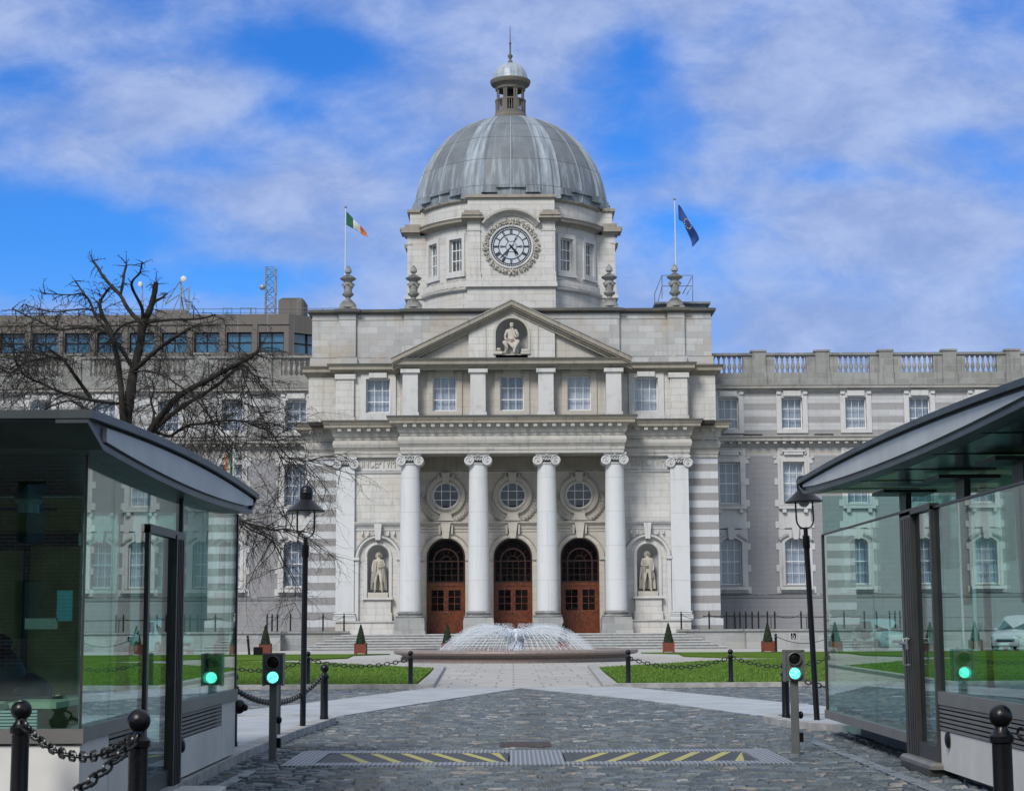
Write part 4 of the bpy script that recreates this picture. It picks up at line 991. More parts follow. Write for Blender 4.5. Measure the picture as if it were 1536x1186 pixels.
def seated_extra(o,loc,k):
    m=MB(); L=lambda x,y,z:(loc[0]+x*k,loc[1]+y*k,loc[2]+z*k)
    for q in range(-6,7):
        a=q/6; m.tube([L(a*.24,-.12,.74),L(a*.33,-.42-.1*(1-abs(a)),.60-.12*(1-abs(a))),L(a*.20+.05,-.55,.26+.22*abs(a))],[.04*k,.05*k,.025*k],6)
    m.build('robe','statue stone',o,smooth=True)
    b=MB(); b.box(loc[0]-.34*k,loc[0]+.34*k,loc[1]-.2*k,loc[1]+.34*k,loc[2],loc[2]+.5*k)
    b.box(loc[0]+.42*k,loc[0]+.86*k,loc[1]-.4*k,loc[1]+.1*k,loc[2],loc[2]+.1*k); b.box(loc[0]+.45*k,loc[0]+.82*k,loc[1]-.38*k,loc[1]+.05*k,loc[2]+.115*k,loc[2]+.24*k)
    b.box(loc[0]-.86*k,loc[0]-.45*k,loc[1]-.4*k,loc[1]+.1*k,loc[2],loc[2]+.14*k); b.ball(L(-.62,-.2,.24),.12*k,.1*k,.1*k)
    b.build('seat_and_books','statue stone',o)
    f=MB(); f.ball(L(0,-.28,1.36),.07*k,.05*k,.09*k); f.tube([L(0,-.28,1.46),L(0,-.33,1.41)],[.012*k,.022*k],5); f.build('beard','statue stone',o,smooth=True)
figure('seated_statue','carved robed bearded figure seated in thought inside the pediment niche',(0,118.30,19.96),sit,seated_extra,1.46)

# ---------------------------------------------------------------- wings
WY=131.0
WXS=[16.35+4.83*i for i in range(6)]
def wing(s,label):
    g=thing('wing_building',(s*30,WY,0),label,'building')
    xs=[s*x for x in WXS]; X0,X1=sorted((s*14.1,s*43.5)); hs=[]
    for x in xs:
        hs+=[rect(x-.78,x+.78,16.18,18.52),rect(x-.78,x+.78,10.53,13.65),archloop(x,.78,4.46,7.62,rise=.36)]
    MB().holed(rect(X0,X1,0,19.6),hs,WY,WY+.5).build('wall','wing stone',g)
    MB().box(X0,X1,WY+1.2,WY+1.4,0,19.5).build('interior_wall','room',g)
    MB().box(X0,X1,WY+.3,WY+13,19.6,19.75).box(X0,X1,WY+12.7,WY+13,0,19.7).build('roof','lead',g)
    for i,x in enumerate(xs):
        window(g,x,WY+.22,16.2,18.5,1.56,3,3); window(g,x,WY+.22,10.55,13.63,1.56,3,4); window(g,x,WY+.22,4.48,7.96,1.56,3,4,rise=.36)
        m=MB()
        # top storey
        m.holed(rect(x-1.18,x+1.18,15.85,19.15),[rect(x-.8,x+.8,16.16,18.54)],WY-.10,WY+.01); m.box(x-.66,x+.66,WY-.26,WY-.1,18.66,19.06)
        for q in (-1,1): m.box(x+q*1.0-.16,x+q*1.0+.16,WY-.22,WY-.1,18.8,19.0)
        # middle storey
        m.holed(rect(x-1.2,x+1.2,8.6,14.75),[rect(x-.8,x+.8,10.51,13.67),rect(x-.79,x+.79,8.62,8.7)],WY-.08,WY+.01)
        m.holed(rect(x-1.02,x+1.02,10.4,13.95),[rect(x-.81,x+.81,10.5,13.68)],WY-.15,WY-.08)
        m.box(x-.72,x+.72,WY-.26,WY-.08,14.2,14.42); m.prism([(x-.85,14.42),(x+.85,14.42),(x+.95,14.56),(x-.95,14.56)],WY-.3,WY-.08)
        for q in (-1,1): m.ball((x+q*.9,WY-.14,14.36),.12,.1,.16,8,6); m.box(x+q*1.42-.1,x+q*1.42+.1,WY-.16,WY,13.95,14.12); m.box(x+q*.8-.14,x+q*.8+.14,WY-.34,WY-.08,9.85,10.12)
        m.box(x-1.22,x+1.22,WY-.36,WY-.05,10.14,10.36)
        # ground storey surround, segmental hood with keystone
        ol=[(x-1.25,3.9),(x+1.25,3.9),(x+1.25,8.62),(x-1.25,8.62)]
        m.holed(ol,[archloop(x,.8,4.44,7.62,rise=.38)],WY-.08,WY+.01)
        m.holed(archloop(x,1.02,4.4,7.75,rise=.42),[archloop(x,.81,4.43,7.62,rise=.38)],WY-.14,WY-.08)
        ring(m,x,6.55,[(1.62,WY-.05),(1.62,WY-.22),(1.74,WY-.32),(1.84,WY-.34),(1.86,WY-.05)],R(46),R(72),8); ring(m,x,6.55,[(1.62,WY-.05),(1.62,WY-.22),(1.74,WY-.32),(1.84,WY-.34),(1.86,WY-.05)],R(108),R(134),8)
        keystone(m,x,7.85,8.75,.36,.56,WY-.36,WY-.05)
        m.box(x-1.22,x+1.22,WY-.34,WY-.05,4.1,4.34)
        m.build('window_surround','trim stone',g)
        m=MB(); z=3.85; k=0
        while z<14.0:
            if k%2==0:
                for q in (-1,1): m.box(x+q*1.3-.16,x+q*1.3+.16,WY-.06,WY+.01,z,z+.5)
            k+=1; z+=1.0 if k%2==0 else .62
        m.build('quoins','trim stone',g)
    path=[(X0,WY),(X1,WY)]
    MB().sweep(path,[(0,14.85),(.05,14.86),(.08,14.98),(.14,15.04),(.2,15.14),(.24,15.16),(.62,15.2),(.66,15.24),(.66,15.38),(.78,15.52),(.8,15.6),(0,15.66)]).build('cornice','weathered stone',g)
    d=MB(); n=int((X1-X0)/.66)
    for i in range(n): x=X0+(i+.5)*(X1-X0)/n; d.box(x-.13,x+.13,WY-.56,WY-.1,15.02,15.18)
    d.build('modillions','weathered stone',g)
    d=MB()
    for i in range(n//4): x=X0+(i+.5)*(X1-X0)/(n//4); d.box(x-.7,x+.7,WY-.7,WY-.3,15.62,15.72) if i%2 else None
    d.build('lead_flashing','dark gap',g)
    MB().sweep(path,[(0,19.05),(.06,19.1),(.12,19.2),(.45,19.24),(.48,19.36),(.56,19.46),(.58,19.52),(0,19.58)]).build('upper_cornice','weathered stone',g)
    p=MB(); p.box(X0,X1,WY+.05,WY+.6,19.55,20.45)
    p.sweep([(X0,WY+.08),(X1,WY+.08)],[(-.5,21.78),(.0,21.78),(.06,21.82),(.08,21.95),(.0,22.0),(-.5,22.0)])
    px=[x+s*2.42 for x in xs]+[xs[0]-s*2.2]
    for x in px: p.box(x-.58,x+.58,WY-.05,WY+.75,19.56,20.48); p.box(x-.52,x+.52,WY-.0,WY+.7,20.48,22.08); p.box(x-.6,x+.6,WY-.08,WY+.78,22.08,22.22)
    for x in xs:
        for q in (-1,1): p.box(x+q*1.56-.36,x+q*1.56+.36,WY+.14,WY+.5,20.45,21.8)
        for i in range(6):
            bx=x-1.0+.4*i
            p.lathe([(.14,20.45),(.14,20.56),(.07,20.6),(.10,20.72),(.16,20.92),(.14,21.08),(.07,21.3),(.06,21.42),(.10,21.5),(.07,21.58),(.14,21.66),(.14,21.79)],bx,WY+.32,10)
    p.build('balustrade','mossy stone',g,smooth=True,angle=35)
    MB().sweep([(X0,WY),(X1,WY)],[(0,3.5),(.06,3.52),(.1,3.7),(.0,3.8)]).build('plinth_course','wing stone',g)
    return g
wing(-1,'long striped stone wing with rows of sash windows left of the portico')
wing(1,'long striped stone wing with rows of sash windows right of the portico')

# modern office block behind the left wing
OY=150.0
og=thing('office_building',(-35,OY,0),'brown concrete office block with blue strip windows behind the left wing','building')
zt=at(200,472,OY)[1]; zw1=at(200,499,OY)[1]; zw0=at(200,529,OY)[1]; zm=at(200,487,OY)[1]
xl=[at(388+38*.5-48.6*i,515,OY)[0] for i in range(0,9)]; ww=38*OY/FPX/2
xr=at(433,500,OY)[0]
MB().holed(rect(-46,xr,0,zt),[rect(x-ww,x+ww,zw0,zw1) for x in xl],OY,OY+.9).box(-46,xr,OY+.9,OY+14,0,zt-.1).build('wall','office concrete',og)
c=MB(); M_=Matrix.Translation((xr,OY,0))@Matrix.Rotation(R(38),4,'Z')
t=MB().holed(rect(0,4.4,0,zt),[rect(.55,3.6,zw0,zw1)],0,.9); c.join(t,M_); c.box(xr+3.2,xr+20,OY+2.6,OY+14,0,zt); c.build('canted_corner','office concrete',og)
sv=MB(); sv.box(-46,xr,OY-.10,OY,zm-.05,zm+.05)
for i in range(9): x=at(388-5.3-48.6*(i-.0),515,OY)[0]; sv.box(x-.2,x+.2,OY-.12,OY,zw0-1.5,zm)
sv.build('ribs','office concrete',og)
for x in xl:
    f=MB().holed(rect(x-ww,x+ww,zw0,zw1),[rect(x-ww+.08,x-.05,zw0+.08,(zw0+zw1)/2-.05),rect(x+.05,x+ww-.08,zw0+.08,(zw0+zw1)/2-.05),rect(x-ww+.08,x-.05,(zw0+zw1)/2+.05,zw1-.08),rect(x+.05,x+ww-.08,(zw0+zw1)/2+.05,zw1-.08)],OY+.35,OY+.45)
    w=f.build('window','dark gap',og); MB().box(x-ww+.05,x+ww-.05,OY+.40,OY+.42,zw0+.05,zw1-.05).build('pane','office glass',w)
f=MB().join(MB().box(.5,3.65,.4,.42,zw0,zw1),M_).build('pane','office glass',og)
f=MB().join(MB().box(1.95,2.1,.3,.4,zw0,zw1).box(.5,3.65,.31,.39,(zw0+zw1)/2-.05,(zw0+zw1)/2+.05),M_).build('window_bars','dark gap',og)
r_=MB(); zz=at(200,456,OY+2)[1]
for i in range(30): x=-44+i*1.2; 
for i in range(14): x=-44+i*2.1; r_.tube([(x,OY+1.5,zt-.1),(x,OY+1.5,zt+.75)],.035,4)
r_.tube([(-45,OY+1.5,zt+.75),(-15.2,OY+1.5,zt+.75)],.03,4); r_.tube([(-45,OY+1.5,zt+.4),(-15.2,OY+1.5,zt+.4)],.02,4)
for (a,b) in ((335,348),(361,376),(377,384)):
    xa=at(a,450,OY+3)[0]; xb=at(b,450,OY+3)[0]; r_.tube([(xa,OY+3,zt),(xa,OY+3,zt+1.1),(xb,OY+3,zt+1.1),(xb,OY+3,zt)],.035,4)
r_.build('roof_railing','galvanised',og)
pb=MB(); xa=at(417,460,OY+3)[0]; xb=at(456,460,OY+3)[0]; z1=at(436,446,OY+3)[1]; pb.bbox(xa,xb,OY+3,OY+6,zt-.1,z1,.22)
pb.box(at(232,470,OY+3)[0],at(280,470,OY+3)[0],OY+3,OY+5,zt-.1,zt+.95)
pb.build('roof_plant_room','office concrete',og)
mt=thing('lattice_mast',(at(405,470,OY+4)[0],OY+4,zt),'slender steel lattice mast with small dishes on the office roof','mast')
xa,xb=at(398.5,460,OY+4)[0],at(413,460,OY+4)[0]; z1=at(405,402,OY+4)[1]; l=MB()
for x in (xa,xb):
    for y in (OY+3.5,OY+4.4): l.tube([(x,y,zt-.1),(x,y,z1)],.05,5)
nseg=7
for i in range(nseg+1):
    z=zt+(z1-zt)*i/nseg; l.tube([(xa,OY+3.5,z),(xb,OY+3.5,z)],.025,4); l.tube([(xa,OY+4.4,z),(xb,OY+4.4,z)],.025,4)
    if i<nseg:
        zn=zt+(z1-zt)*(i+1)/nseg; a_,b_=(xa,xb) if i%2 else (xb,xa)
        l.tube([(a_,OY+3.5,z),(b_,OY+3.5,zn)],.03,4); l.tube([(b_,OY+4.4,z),(a_,OY+4.4,zn)],.03,4); l.tube([(xa,OY+3.5,z),(xa,OY+4.4,zn)],.03,4); l.tube([(xb,OY+3.5,z),(xb,OY+4.4,zn)],.03,4)
l.build('lattice','galvanised',mt)
dd=MB(); dd.ball((xa-.25,OY+3.4,zt+(z1-zt)*.62),.26,.12,.26); dd.box(xb+.03,xb+.12,OY+3.4,OY+3.6,zt+(z1-zt)*.5,zt+(z1-zt)*.72); dd.build('dish','galvanised',mt)
an=thing('dish_antenna_frame',(at(272,470,OY+3)[0],OY+3,zt),'braced steel antenna frame with round dishes on the office roof','antenna'); l=MB()
P_=lambda x,y,d=0:(at(x,y,OY+3)[0],OY+3+d,at(x,y,OY+3)[1])
for a,b in (((271,470),(271,417)),((283,472),(283,430)),((248,455),(271,420)),((283,470),(271,424)),((257,470),(271,440)),((247,457),(283,432)),((215,470),(213,424))): l.tube([P_(*a),P_(*b)],.07 if a[0] in (271,283) else .05,5)
l.tube([P_(271,470,2),P_(271,440)],.05,4); l.build('frame','galvanised',an)
l=MB(); l.ball(P_(276,419,-.2),.27,.07,.27); l.ball(P_(211,427,-.2),.2,.06,.26); l.build('dish','pole white',an)
rr=thing('roof_railing',(12,122.5,23.8),'thin metal access railing and ladder on the parapet beside the rightmost urn','railing'); l=MB()
Q=lambda x,y,Y=122.8:(at(x,y,Y)[0],Y,at(x,y,Y)[1])
for pts in ([(982,455),(982,440),(993,413),(1039,413),(1039,455)],[(993,413),(993,448)],[(987,452),(993,429),(1038,429),(1030,442)],[(1024,441),(1038,415)]): l.tube([Q(*p) for p in pts],.03,4)
l.build('rail','galvanised',rr)

# ---------------------------------------------------------------- steps, terrace
st=thing('stone_steps',(0,115,0),'broad worn granite steps below the portico doors','steps')
m=MB(); nm=MB(); N=6; top=1.04
for i in range(N):
    y0=114.7+.36*i; e=13.9-.5*i; z1=top*(i+1)/N
    if i<N-1: m.bbox(-e,e,y0,118.5,z1-top/N+(.002 if i else -.1),z1,.015)
    else: m.bbox(-e,e,y0,121.4,z1-top/N+.002,z1,.015)
    nm.box(-e-.02,e+.02,y0-.04,y0+.06,z1-.06,z1+.002)
m.build('treads','step granite',st); nm.build('nosings','step nosing',st)
def terrace(s,label):
    t=thing('terrace_wall',(s*14,117,0),label,'wall'); m=MB()
    a,b=sorted((s*11.05,s*15.4)); m.box(a,b,117.2,131,0,1.14); a,b=sorted((s*15.4,s*46)); m.box(a,b,116.3,131,0,1.14)
    m.build('wall','grey granite wall',t); m=MB(); a,b=sorted((s*10.95,s*15.32)); m.bbox(a,b,117.08,117.75,1.14,1.28,.02); a,b=sorted((s*15.32,s*46)); m.bbox(a,b,116.18,117.0,1.145,1.28,.02)
    m.build('coping','mossy stone',t); return t
terrace(-1,'low granite terrace wall with coping left of the steps')
tr=terrace(1,'low granite terrace wall with coping and small access sign right of the steps')
x,z=at(1190,953,116.25); sg=MB().box(x-.2,x+.2,116.26,116.3,z-.2,z+.2).build('access_sign','white paint',tr)
m=MB(); m.box(x-.18,x+.18,116.25,116.262,z-.18,z+.18); m.build('sign_face','black paint',sg)
m=MB(); y=116.245; ring(m,x-.01,z-.06,[(.075,y),(.095,y),(.095,y+.004),(.075,y+.004)],R(120),R(400),14); m.ball((x-.03,y,z+.13),.028,.006,.028); m.tube([(x-.03,y,z+.09),(x-.02,y,z-.01),(x+.06,y,z-.01),(x+.09,y,z-.1)],.014,4); m.build('wheelchair_symbol','white paint',sg)

# ---------------------------------------------------------------- ground
def sheet(name,poly,z,mat,kind='structure'): 
    return struct(name,MB().prism(poly,z-.002 if z>.0 else -.3,z,'Z') if 0 else MB().add([(x,y,z) for x,y in poly],[tuple(range(len(poly)))]),mat,kind)
struct('ground',MB().add([(-900,-200,-.03),(900,-200,-.03),(900,1500,-.03),(-900,1500,-.03)],[(0,1,2,3)]),'tarmac')
sheet('paved_forecourt',[(-60,49.0),(60,49.0),(60,118),(-60,118)],-.004,'pale gravel path')
G=gnd
# central flagstone walk between the lawns
sheet('flagstone_walk',[G(645,1032),G(906,1032),(2.95,66.5),(6.2,76),(-6.0,76),(-2.8,66.5)],.004,'flagstones')
sheet('fountain_paving',[(.12+11.5*math.cos(2*PI*i/48),81.9+9.5*math.sin(2*PI*i/48)) for i in range(48)],.0,'flagstones')
def curb(name,path,w=.16,z=.10,mat='kerb granite',closed=False):
    m=MB().sweep(path,[(-w/2,-.05),(-w/2,z),(w/2,z),(w/2,-.05)],closed); return struct(name,m,mat)
def lawn(name,poly):
    struct(name,MB().prism(poly,-.1,.06,'Z'),'lawn')
lr=[G(929,1026),(9.6,49.3),(34,49.3),(34,80),(11.2,80.5),(8.2,76.5),(5.6,71),G(899,1002.5)]
ll=[(2*.12-x,y) for x,y in lr][::-1]; ll[-1]=G(623,1027.5)
lawn('lawn',lr); lawn('lawn',ll)
fr=[(7.2,99.5),(9.0,96),(8.6,89),(10.0,85),(14.5,83),(36,83),(36,99.5)]
lawn('lawn',fr); lawn('lawn',[(.24-x,y) for x,y in fr][::-1])
for s in (1,-1):
    f=lambda p:(p[0],p[1]) if s==1 else (.24-p[0],p[1])
    p=[(34,48.9),G(913,1030.5),G(888,1000.8)]; p=[f(q) for q in p]
    curb('kerb',p if s==-1 else p,.34,.11)
# grass blades at the lawn edges so that the turf has a nap
gb=MB(); rg_=random.Random(5); vs=[];fs=[]
def inpoly(p,poly):
    c=False;j=len(poly)-1
    for i in range(len(poly)):
        xi,yi=poly[i];xj,yj=poly[j]
        if (yi>p[1])!=(yj>p[1]) and p[0]<(xj-xi)*(p[1]-yi)/(yj-yi)+xi: c=not c
        j=i
    return c
for poly,xa,xb in ((lr,2.5,16),(ll,-16,-2)):
    for i in range(26000):
        y=49.1+ (rg_.random()**1.6)*28; x=rg_.uniform(xa,xb)
        if not inpoly((x,y),poly): continue
        h=rg_.uniform(.03,.065); w=.009+.0002*y; k=len(vs); a=rg_.random()*PI
        vs+=[(x-w*math.cos(a),y-w*math.sin(a),.055),(x+w*math.cos(a),y+w*math.sin(a),.055),(x+rg_.uniform(-.03,.03),y+rg_.uniform(-.03,.03),.06+h)]; fs.append((k,k+1,k+2))
o=MB().add(vs,fs).build('grass','grass blades'); o['kind']='stuff'
# pale diverging bands of smooth paving
bandR=[G(783,1033.5),G(935,1031),G(1255,1063),(14,22),(9.5,22),G(1150,1077),G(960,1051)]
bandL=[G(500,1078),(-9.5,22),(-14,22),G(380,1066),G(503,1051.5),G(641,1033.5),G(784,1033.5),G(604,1061)]
bz=.012
sheet('pale_paving_band',bandR,bz,'pale concrete') if 0 else None
for bp in (bandR,bandL): struct('pale_paving_band',MB().prism(bp,-.02,.036 if bp is bandR else .039,'Z'),'pale concrete')
# tarmac base under setts
sheet('sett_bed',[(-30,6),(30,6),(30,49.2),(-30,49.2)],-.012,'sett joints')
# granite setts, each a worn block
def tri_in(p,poly): return inpoly(p,poly)
PLATE=(-2.80,3.36,21.2,23.62)
islL=[(-3.16,30.2),(-3.38,26.5),(-3.5,22.2),(-3.42,13),(-13,13),(-13,31.15),(-3.6,31.15),(-3.35,30.95),(-3.2,30.6)]
islR=[(4.33,29.9),(4.38,29.3),(4.55,28.4),(4.85,27.7),(5.2,27.1),(5.6,26.7),(12,26.7),(12,30.6),(4.9,30.62),(4.6,30.5),(4.4,30.25)]
rs=random.Random(11); sv_=[];sf_=[]
def sett(cx,cy,hx,hy,z,rot=0):
    k=len(sv_); tx_,ty_=rs.uniform(-.007,.007),rs.uniform(-.009,.009); t=[-tx_-ty_,tx_-ty_,tx_+ty_,-tx_+ty_]; b=min(.02,hx*.25); ca,sa=math.cos(rot),math.sin(rot)
    base=[(-hx,-hy),(hx,-hy),(hx,hy),(-hx,hy)]; j=[(x+rs.uniform(-.008,.008),y+rs.uniform(-.008,.008)) for x,y in base]
    for (x,y) in j: sv_.append((cx+x*ca-y*sa,cy+x*sa+y*ca,-.03))
    for (x,y) in j: x*=.985;y*=.985; sv_.append((cx+x*ca-y*sa,cy+x*sa+y*ca,z-.022))
    for q,(x,y) in enumerate(j): x*=(1-b/hx);y*=(1-min(.35,b*.8/hy)); sv_.append((cx+x*ca-y*sa,cy+x*sa+y*ca,z+t[q]))
    for o_ in (0,4):
        for q in range(4): q2=(q+1)%4; sf_.append((k+o_+q,k+o_+q2,k+o_+4+q2,k+o_+4+q))
    sf_.append((k+8,k+9,k+10,k+11))
y=15.2
while y<45.8:
    dpt=rs.uniform(.115,.15) if y<30 else rs.uniform(.14,.19)
    half=min(12.5,y*.32+1.0) if y<27 else min(14,y*.32+1)
    x=-half+rs.uniform(0,.2); wob=rs.uniform(-.01,.01)
    while x<half:
        L=rs.uniform(.13,.27) if y<30 else rs.uniform(.16,.32); cx_=x+L/2; cy_=y+dpt/2+.02*math.sin(x*.5+y*.3)
        inp=PLATE[0]-.02<cx_<PLATE[1]+.02 and PLATE[2]-.05<cy_<PLATE[3]+.03
        band=inpoly((cx_,cy_),bandR) or inpoly((cx_,cy_),bandL)
        far=abs(cx_)>4.9 and y<26.5 and (cx_<-4.6)
        if not inp and not band and not inpoly((cx_,cy_),islL) and not inpoly((cx_,cy_),islR) and not far and rs.random()>.006:
            sett(cx_,cy_,L/2-.009,dpt/2-.013,.026+rs.uniform(-.010,.010),rs.uniform(-.012,.012)+.01*math.cos(x*.5+y*.3))
        x+=L
    y+=dpt
# coarser diagonal setts beyond the bands
for s in (-1,1):
    for i in range(70):
        for j in range(26):
            a=R(34*s); u=-8+i*.30; v=-6+j*.42; cx_=s*9+u*math.cos(a)-v*math.sin(a); cy_=42+u*math.sin(a)+v*math.cos(a)
            if cy_>48.4 or cy_<31 or abs(cx_)<2.5: continue
            P2=(cx_,cy_)
            if inpoly(P2,bandR) or inpoly(P2,bandL) or inpoly(P2,islL) or inpoly(P2,islR): continue
            near=[bandR,bandL][s<0]
            # only on the lawn side of the band
            edge=46.3-(abs(cx_)-2.96)*3.3 if abs(cx_)>2.96 else 99
            if cy_<edge+.1: continue
            sett(cx_,cy_,.13,.19,.018+rs.uniform(-.004,.004),a)
o=MB().add(sv_,sf_).build('setts','setts'); o['kind']='stuff'
# kerbed islands
for nm,il in (('kerb_island',islL),('kerb_island',islR)):
    m=MB().prism(il,-.05,.118,'Z'); struct('pavement',m,'pale concrete')
def rounded(path,r=.25):
    return path
curb('kerb',[(-3.46,16.0),(-3.5,22.2),(-3.38,26.5),(-3.16,30.2),(-3.2,30.6),(-3.35,30.95),(-3.6,31.15),(-12,31.15)],.26,.135)
curb('kerb',[(12,30.6),(4.9,30.62),(4.6,30.5),(4.4,30.25),(4.33,29.9),(4.38,29.3),(4.55,28.4),(4.85,27.7),(5.2,27.1),(5.6,26.7)],.26,.135)
# channels
sheet('drain_channel',[(-3.17,13),(-3.02,13),(-2.97,20.6),(-3.12,20.6)],.031,'steel plate')
sheet('drain_channel',[(4.12,13),(4.30,13),(4.32,24.8),(4.16,24.8)],.031,'steel plate')
# road blocker
rb=thing('road_blocker',(0,22.4,0),'flush steel vehicle blocker with two yellow hatched plates across the cobbles','road blocker')
a,b,c_,d_=PLATE; PL=(-2.42,-.05,21.62,23.2); PR=(.62,3.0,21.62,23.2)
m=MB().holed([(a,c_),(b,c_),(b,d_),(a,d_)],[[(p[0],p[2]),(p[1],p[2]),(p[1],p[3]),(p[0],p[3])] for p in (PL,PR)],-.1,.036,'Z'); m.build('frame','ribbed plate',rb)
for p,s in ((PL,-1),(PR,1)):
    pl=MB().box(p[0]+.02,p[1]-.02,p[2]+.02,p[3]-.02,-.1,.026).build('plate','hatch grey',rb)
    m=MB(); w=.12; n=6
    for i in range(n):
        c0=p[0]+.10+ (p[1]-p[0])*(i+.25)/n*1.0
        # bars lean toward the middle
        y0,y1=p[2]+.04,p[3]-.04; dx=.42
        x0,x1=(c0+dx,c0) if s<0 else (c0-.05,c0+dx-.05)
        xs=[(x0-w/2,y0),(x0+w/2,y0),(x1+w/2,y1),(x1-w/2,y1)]
        xs=[(max(p[0]+.03,min(p[1]-.03,x)),y) for x,y in xs]
        m.add([(x,y,.030) for x,y in xs],[(0,1,2,3)])
    m.build('hatching','hatch yellow',pl)
m=MB(); 
for i in range(11): x=.12+.045*i; m.box(x,x+.022,32.75,33.15,.02,.034)
m.box(.10,.62,32.7,33.2,.0,.024); tag(m.build('drain_grate','dark gap'),'small dark slotted drain grate in the cobbles nearer the lawns','drain grate')
m=MB(); m.box(-.20,.52,24.25,25.25,-.03,.034)
for i in range(12): m.box(-.17+.057*i,-.14+.057*i,24.3,25.2,.034,.04)
tag(m.build('drain_cover','drain brown'),'brown meshed drain cover in the cobbles just behind the blocker','drain cover')

# ---------------------------------------------------------------- fountain
FX,FY=.12,81.9
ft=thing('fountain',(FX,FY,0),'round brown granite fountain with arching jets of white water','fountain')
m=MB(); m.lathe([(5.35,0),(5.35,.16),(5.28,.22),(5.32,.28),(5.62,.34),(5.68,.42),(5.66,.5),(5.55,.545),(4.9,.55),(4.85,.45),(4.85,.1),(.5,.1)],FX,FY,96)
m.build('basin','brown granite',ft,smooth=True,angle=35)
m=MB(); m.lathe([(4.86,.40),(.05,.40)],FX,FY,64); m.build('water','water',ft)
MB().lathe([(.35,.1),(.35,.45),(.22,.5),(.22,.62)],FX,FY,16).build('nozzle','galvanised',ft,smooth=True)
rj=random.Random(2); m=MB(); dr_=MB()
for i in range(230):
    a=2*PI*i/230
    if abs(math.cos(a))<(.12 if i%3 else .05): continue
    q=i%3; r1=3.75-.12*q+rj.uniform(-.12,.10); zt_=1.58-.15*q+rj.uniform(-.07,.05); pts=[];rad=[]
    rp=1.42
    for k in range(19):
        t=k/18; r=.16+(r1-.16)*t**.9
        # steep rise to the crown then a long fall
        if r<rp: z=.62+(zt_-.62)*math.sin(PI/2*(r/rp)**.8)
        else: z=.40+(zt_-.40)*max(0,1-((r-rp)/(r1-rp))**1.9)
        j=.009 if k>4 else 0
        pts.append((FX+r*math.cos(a)+rj.uniform(-j,j),FY+r*math.sin(a)+rj.uniform(-j,j),z+rj.uniform(-j,j))); rad.append(rj.uniform(.004,.010) if k>3 else .013)
    m.tube(pts,rad,4,cap=False)
    for k in range(9):
        t=rj.random(); 
        f_=int(t*17)+1; p=pts[f_]; s_=.014
        dr_.ball((p[0]+rj.uniform(-.05,.05),p[1]+rj.uniform(-.05,.05),p[2]+rj.uniform(-.04,.06)),s_,s_,s_*1.5,4,3)
for k in range(1800):
    a=rj.random()*2*PI; lvl=rj.choice((.0,.22,.45,.7))
    if abs(math.cos(a))<.09: continue
    r=1.0+rj.random()*1.3+lvl*1.4; zt_=1.68-.1*lvl
    z=.40+(1.66-.40)*max(0,1-(max(0,r-1.42)/2.35)**1.9)+rj.uniform(-.03,.07); s_=rj.uniform(.008,.016)
    dr_.ball((FX+r*math.cos(a),FY+r*math.sin(a),z),s_,s_,s_,4,3)
j1=m.build('water_jets','water jet',ft); j1['kind']='stuff'
j2=dr_.build('water_drops','water jet',ft); j2['kind']='stuff'
m=MB()
for i in range(420):
    a=rj.random()*2*PI; r=rj.random()*.32; x,y=FX+r*math.cos(a),FY+r*math.sin(a); m.tube([(x,y,.42),(x+rj.uniform(-.03,.03),y,.9),(x+rj.uniform(-.12,.12),y,1.25+rj.random()*.12)],[.035,.032,.02],5,cap=False)
for i in range(500):
    a=rj.random()*2*PI; r=rj.random()**.5*.42; m.ball((FX+r*math.cos(a),FY+r*math.sin(a),.45+rj.random()*1.0),.022,.022,.05,5,4)
j3=m.build('central_column','water foam',ft,smooth=True); j3['kind']='stuff'
m=MB()
for i in range(420):
    a=rj.random()*2*PI; r=3.7+rj.uniform(-.2,.2); m.ball((FX+r*math.cos(a),FY+r*math.sin(a),.41),.06,.06,.02,5,3)
m.build('foam','water foam',ft)['kind']='stuff'

# ---------------------------------------------------------------- topiary planters
def planter(label):
    t=thing('topiary_planter',(0,0,0),label,'planter','clipped cone bushes in timber boxes'); m=MB(); w=.30
    for s in (-1,1):
        for i in range(4): z=.06+.125*i; m.box(-w,w,min(s*w,s*(w-.03)),max(s*w,s*(w-.03)),z,z+.118); m.box(min(s*w,s*(w-.03)),max(s*w,s*(w-.03)),-w+.03,w-.03,z,z+.118)
    for sx_ in (-1,1):
        for sy in (-1,1): m.box(min(sx_*(w-.05),sx_*(w+.02)),max(sx_*(w-.05),sx_*(w+.02)),min(sy*(w-.05),sy*(w+.02)),max(sy*(w-.05),sy*(w+.02)),0,.62)
    m.box(-w+.03,w-.03,-w+.03,w-.03,.1,.5); m.build('box','planter wood',t)
    r=random.Random(9); vs=[];fs=[]
    for i in range(4200):
        h=1-(1-r.random())**.55 if 0 else r.random()**1.25; z=.5+h*1.14; rad=.29*(1-h)**.85*(.82+.22*r.random())+.015; a=r.random()*2*PI
        c=Vector((rad*math.cos(a),rad*math.sin(a),z)); u=Vector((r.uniform(-1,1),r.uniform(-1,1),r.uniform(-1,1))).normalized()*.022; v=u.cross(Vector((math.cos(a),math.sin(a),.4))).normalized()*.018
        k=len(vs); vs+=[c-u,c+v,c+u,c-v]; fs.append((k,k+1,k+2,k+3))
    b=MB().add(vs,fs); b.lathe([(.25,.5),(.2,.85),(.13,1.2),(.03,1.55)],0,0,10); b.build('bush','topiary leaf',t); return t
